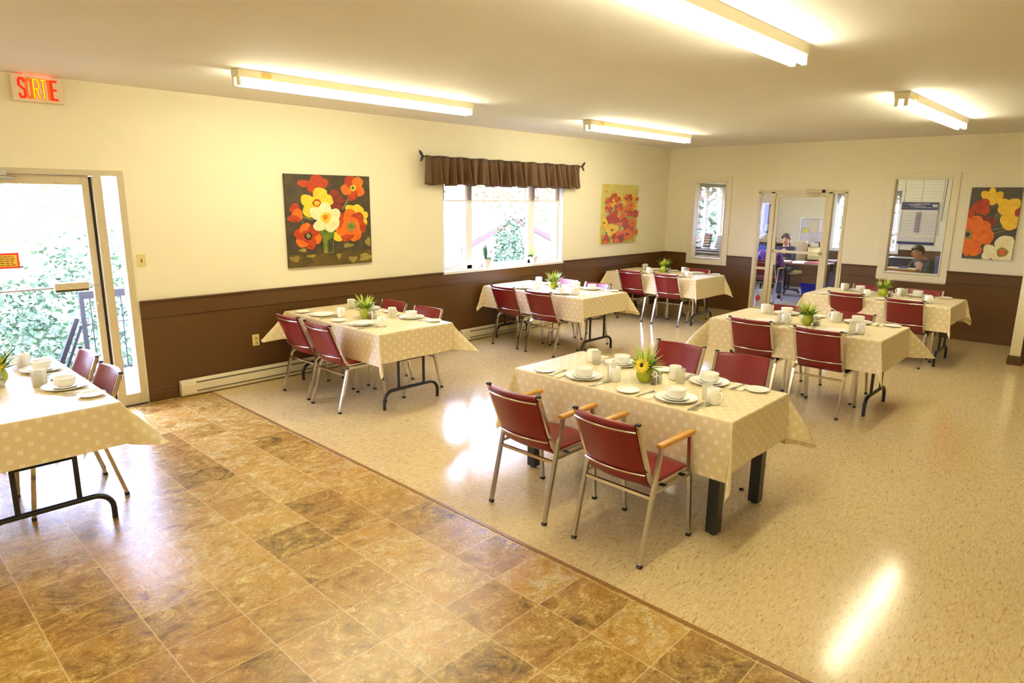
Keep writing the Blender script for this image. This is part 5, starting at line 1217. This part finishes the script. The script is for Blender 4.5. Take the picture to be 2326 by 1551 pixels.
tree(-9.0, 9.45, -1.25, 2.78, 0.42, 'upright green cedar shrub outside the wide centre pane', LM[2], 6, 2600, 0.085, 'shrub')
tree(-9.6, 9.95, -1.25, 2.75, 0.36, 'reddish shrub beside the cedar outside the window', LM[3], 7, 900, 0.08, 'shrub')
tree(-28, 20.5, -1.25, 7.2, 2.8, 'tree beyond the roof of the white house', LM[0], 8, 900, 0.4)
tree(-26, 28.5, -1.25, 7.0, 3.0, 'tree beyond the house seen in the last window pane', LM[1], 9, 900, 0.4)
tree(-20, 14.2, -1.25, 7.0, 2.2, 'tree seen through the first window pane', LM[0], 10, 900, 0.3)
tree(-8.6, 25.0, -1.25, 6.0, 2.0, 'green tree outside the rear office window', LM[1], 11, 1300, 0.26)
tree(-5.0, 20.0, -1.25, 4.6, 1.5, 'dense green tree seen beside the wall calendar', LM[2], 12, 1300, 0.2)
tree(-11.5, 21.5, -1.25, 5.5, 1.6, 'tree outside the window behind the filing cabinet', LM[2], 13, 1300, 0.24)
t = thing('house', 'white house with red gable trim seen through the wide window', 'house', (-16, 16.9, -1.25))
M_hw = mat('house_white', rgb(210, 208, 206), 0.6, nscale=4, namt=0.02); M_red = mat('house_red', rgb(150, 50, 46), 0.5, nscale=10)
hb = MB(); hb.add([(0, -2.3, 0), (0, 2.3, 0), (0, 2.3, 1.55), (0, 0, 2.42), (0, -2.3, 1.55), (-6, -2.3, 0), (-6, 2.3, 0), (-6, 2.3, 1.55), (-6, 0, 2.42), (-6, -2.3, 1.55)], [(0, 1, 2, 3, 4), (5, 9, 8, 7, 6), (0, 4, 9, 5), (1, 6, 7, 2)])
hb.build('house_wall', M_hw, t)
rf = MB()
for s in (-1, 1): rf.add([(0.15, s*2.55, 1.50), (0.15, 0, 2.47), (-6.1, 0, 2.47), (-6.1, s*2.55, 1.50), (0.15, s*2.55, 1.60), (0.15, 0, 2.57), (-6.1, 0, 2.57), (-6.1, s*2.55, 1.60)], [(0, 1, 2, 3), (4, 5, 6, 7), (0, 3, 7, 4), (2, 3, 7, 6)])
rf.build('roof', mat('house_roof', rgb(220, 220, 226), 0.6, nscale=6), t)
for s in (-1, 1):
    fa = MB(); fa.add([(0.16, s*2.58, 1.40), (0.16, 0, 2.38), (0.16, 0, 2.54), (0.16, s*2.58, 1.56), (0.2, s*2.58, 1.40), (0.2, 0, 2.38), (0.2, 0, 2.54), (0.2, s*2.58, 1.56)], [(0, 1, 2, 3), (4, 5, 6, 7), (0, 1, 5, 4), (1, 2, 6, 5), (2, 3, 7, 6), (3, 0, 4, 7)])
    fa.build('gable_trim', M_red, t)
t = thing('porch_deck', 'grey wooden porch boards outside the entrance door', 'deck', (0, 0, 0))
dk = MB()
for i in range(14): dk.box(XW-0.30-0.115*i, XW-0.195-0.115*i, 0.3, 2.9, -0.09, -0.06)
dk.build('deck_boards', mat('deck_grey', rgb(96, 90, 92), 0.7, nscale=12, namt=0.1), t); MB().box(-8.2, XW-0.2, 0.4, 0.5, -1.25, -0.09).box(-8.2, XW-0.2, 2.7, 2.8, -1.25, -0.09).build('deck_joist', M_bark, t)
t = thing('porch_railing', 'dark metal porch railing with sloping stair rail outside the door', 'railing', (-8.15, 0, -0.06))
M_rail = mat('rail_metal', rgb(18, 17, 26), 0.5, nscale=20)
rl = MB().box(-0.03, 0.03, 1.90, 2.75, 0.90, 0.98).box(-0.02, 0.02, 1.90, 1.94, 0, 0.90).box(-0.02, 0.02, 2.68, 2.72, 0, 0.90); rl.build('rail_frame', M_rail, t)
bl = MB()
for i in range(7): y = 2.0+i*0.1; bl.tube([(0, y, 0.1), (0, y, 0.9)], 0.006, 6)
bl.tube([(0, 1.92, 0.1), (0, 2.7, 0.1)], 0.008, 6); bl.tube([(0, 1.92, 0.62), (0, 2.7, 0.62)], 0.006, 6); bl.build('baluster', M_rail, t)
MB().tube([(0.0, 1.86, 0.70), (-0.1, 1.62, 0.06)], 0.022, square=True).tube([(0.05, 1.88, 0.62), (-0.05, 1.68, 0.06)], 0.012, square=True).build('stair_rail', M_rail, t)

# ------------------------------------------------------------------ light, camera
w = bpy.data.worlds.new('world'); S.world = w; w.use_nodes = True
nt = w.node_tree; bg = nt.nodes.get('Background') or nt.nodes.new('ShaderNodeBackground')
bg.inputs[0].default_value = (0.72, 0.78, 1.30, 1); bg.inputs[1].default_value = 9.5
sun = bpy.data.lights.new('sun', 'SUN'); sun.energy = 3; sun.angle = 0.05; sun.color = (1, 0.95, 0.85)
so = bpy.data.objects.new('sun', sun); COL.objects.link(so); so.rotation_euler = (D(35), D(30), 0)

cam = bpy.data.cameras.new('camera'); co = bpy.data.objects.new('camera', cam); COL.objects.link(co)
cam.sensor_width = 36; cam.lens = 1503.163/2326*36; cam.clip_start = 0.05; cam.clip_end = 200
yaw, pit, rol = D(43.3607), D(12.2615), D(0.6081)
fw = Vector((-math.sin(yaw)*math.cos(pit), math.cos(yaw)*math.cos(pit), -math.sin(pit))); ri = Vector((math.cos(yaw), math.sin(yaw), 0)); up = ri.cross(fw)
r2 = ri*math.cos(rol)+up*math.sin(rol); u2 = -ri*math.sin(rol)+up*math.cos(rol)
M = Matrix((r2, u2, -fw)).transposed().to_4x4(); M.translation = Vector((0, 0, CAMH)); co.matrix_world = M
S.camera = co
vs_ = S.view_settings; vs_.view_transform = 'Standard'; vs_.look = 'None'; vs_.exposure = 1.65; vs_.gamma = 1.0; vs_.use_curve_mapping = False
S.cycles.max_bounces = 8; S.cycles.transparent_max_bounces = 12; S.cycles.caustics_reflective = False; S.cycles.caustics_refractive = False; S.cycles.sample_clamp_indirect = 4; S.cycles.sample_clamp_direct = 12
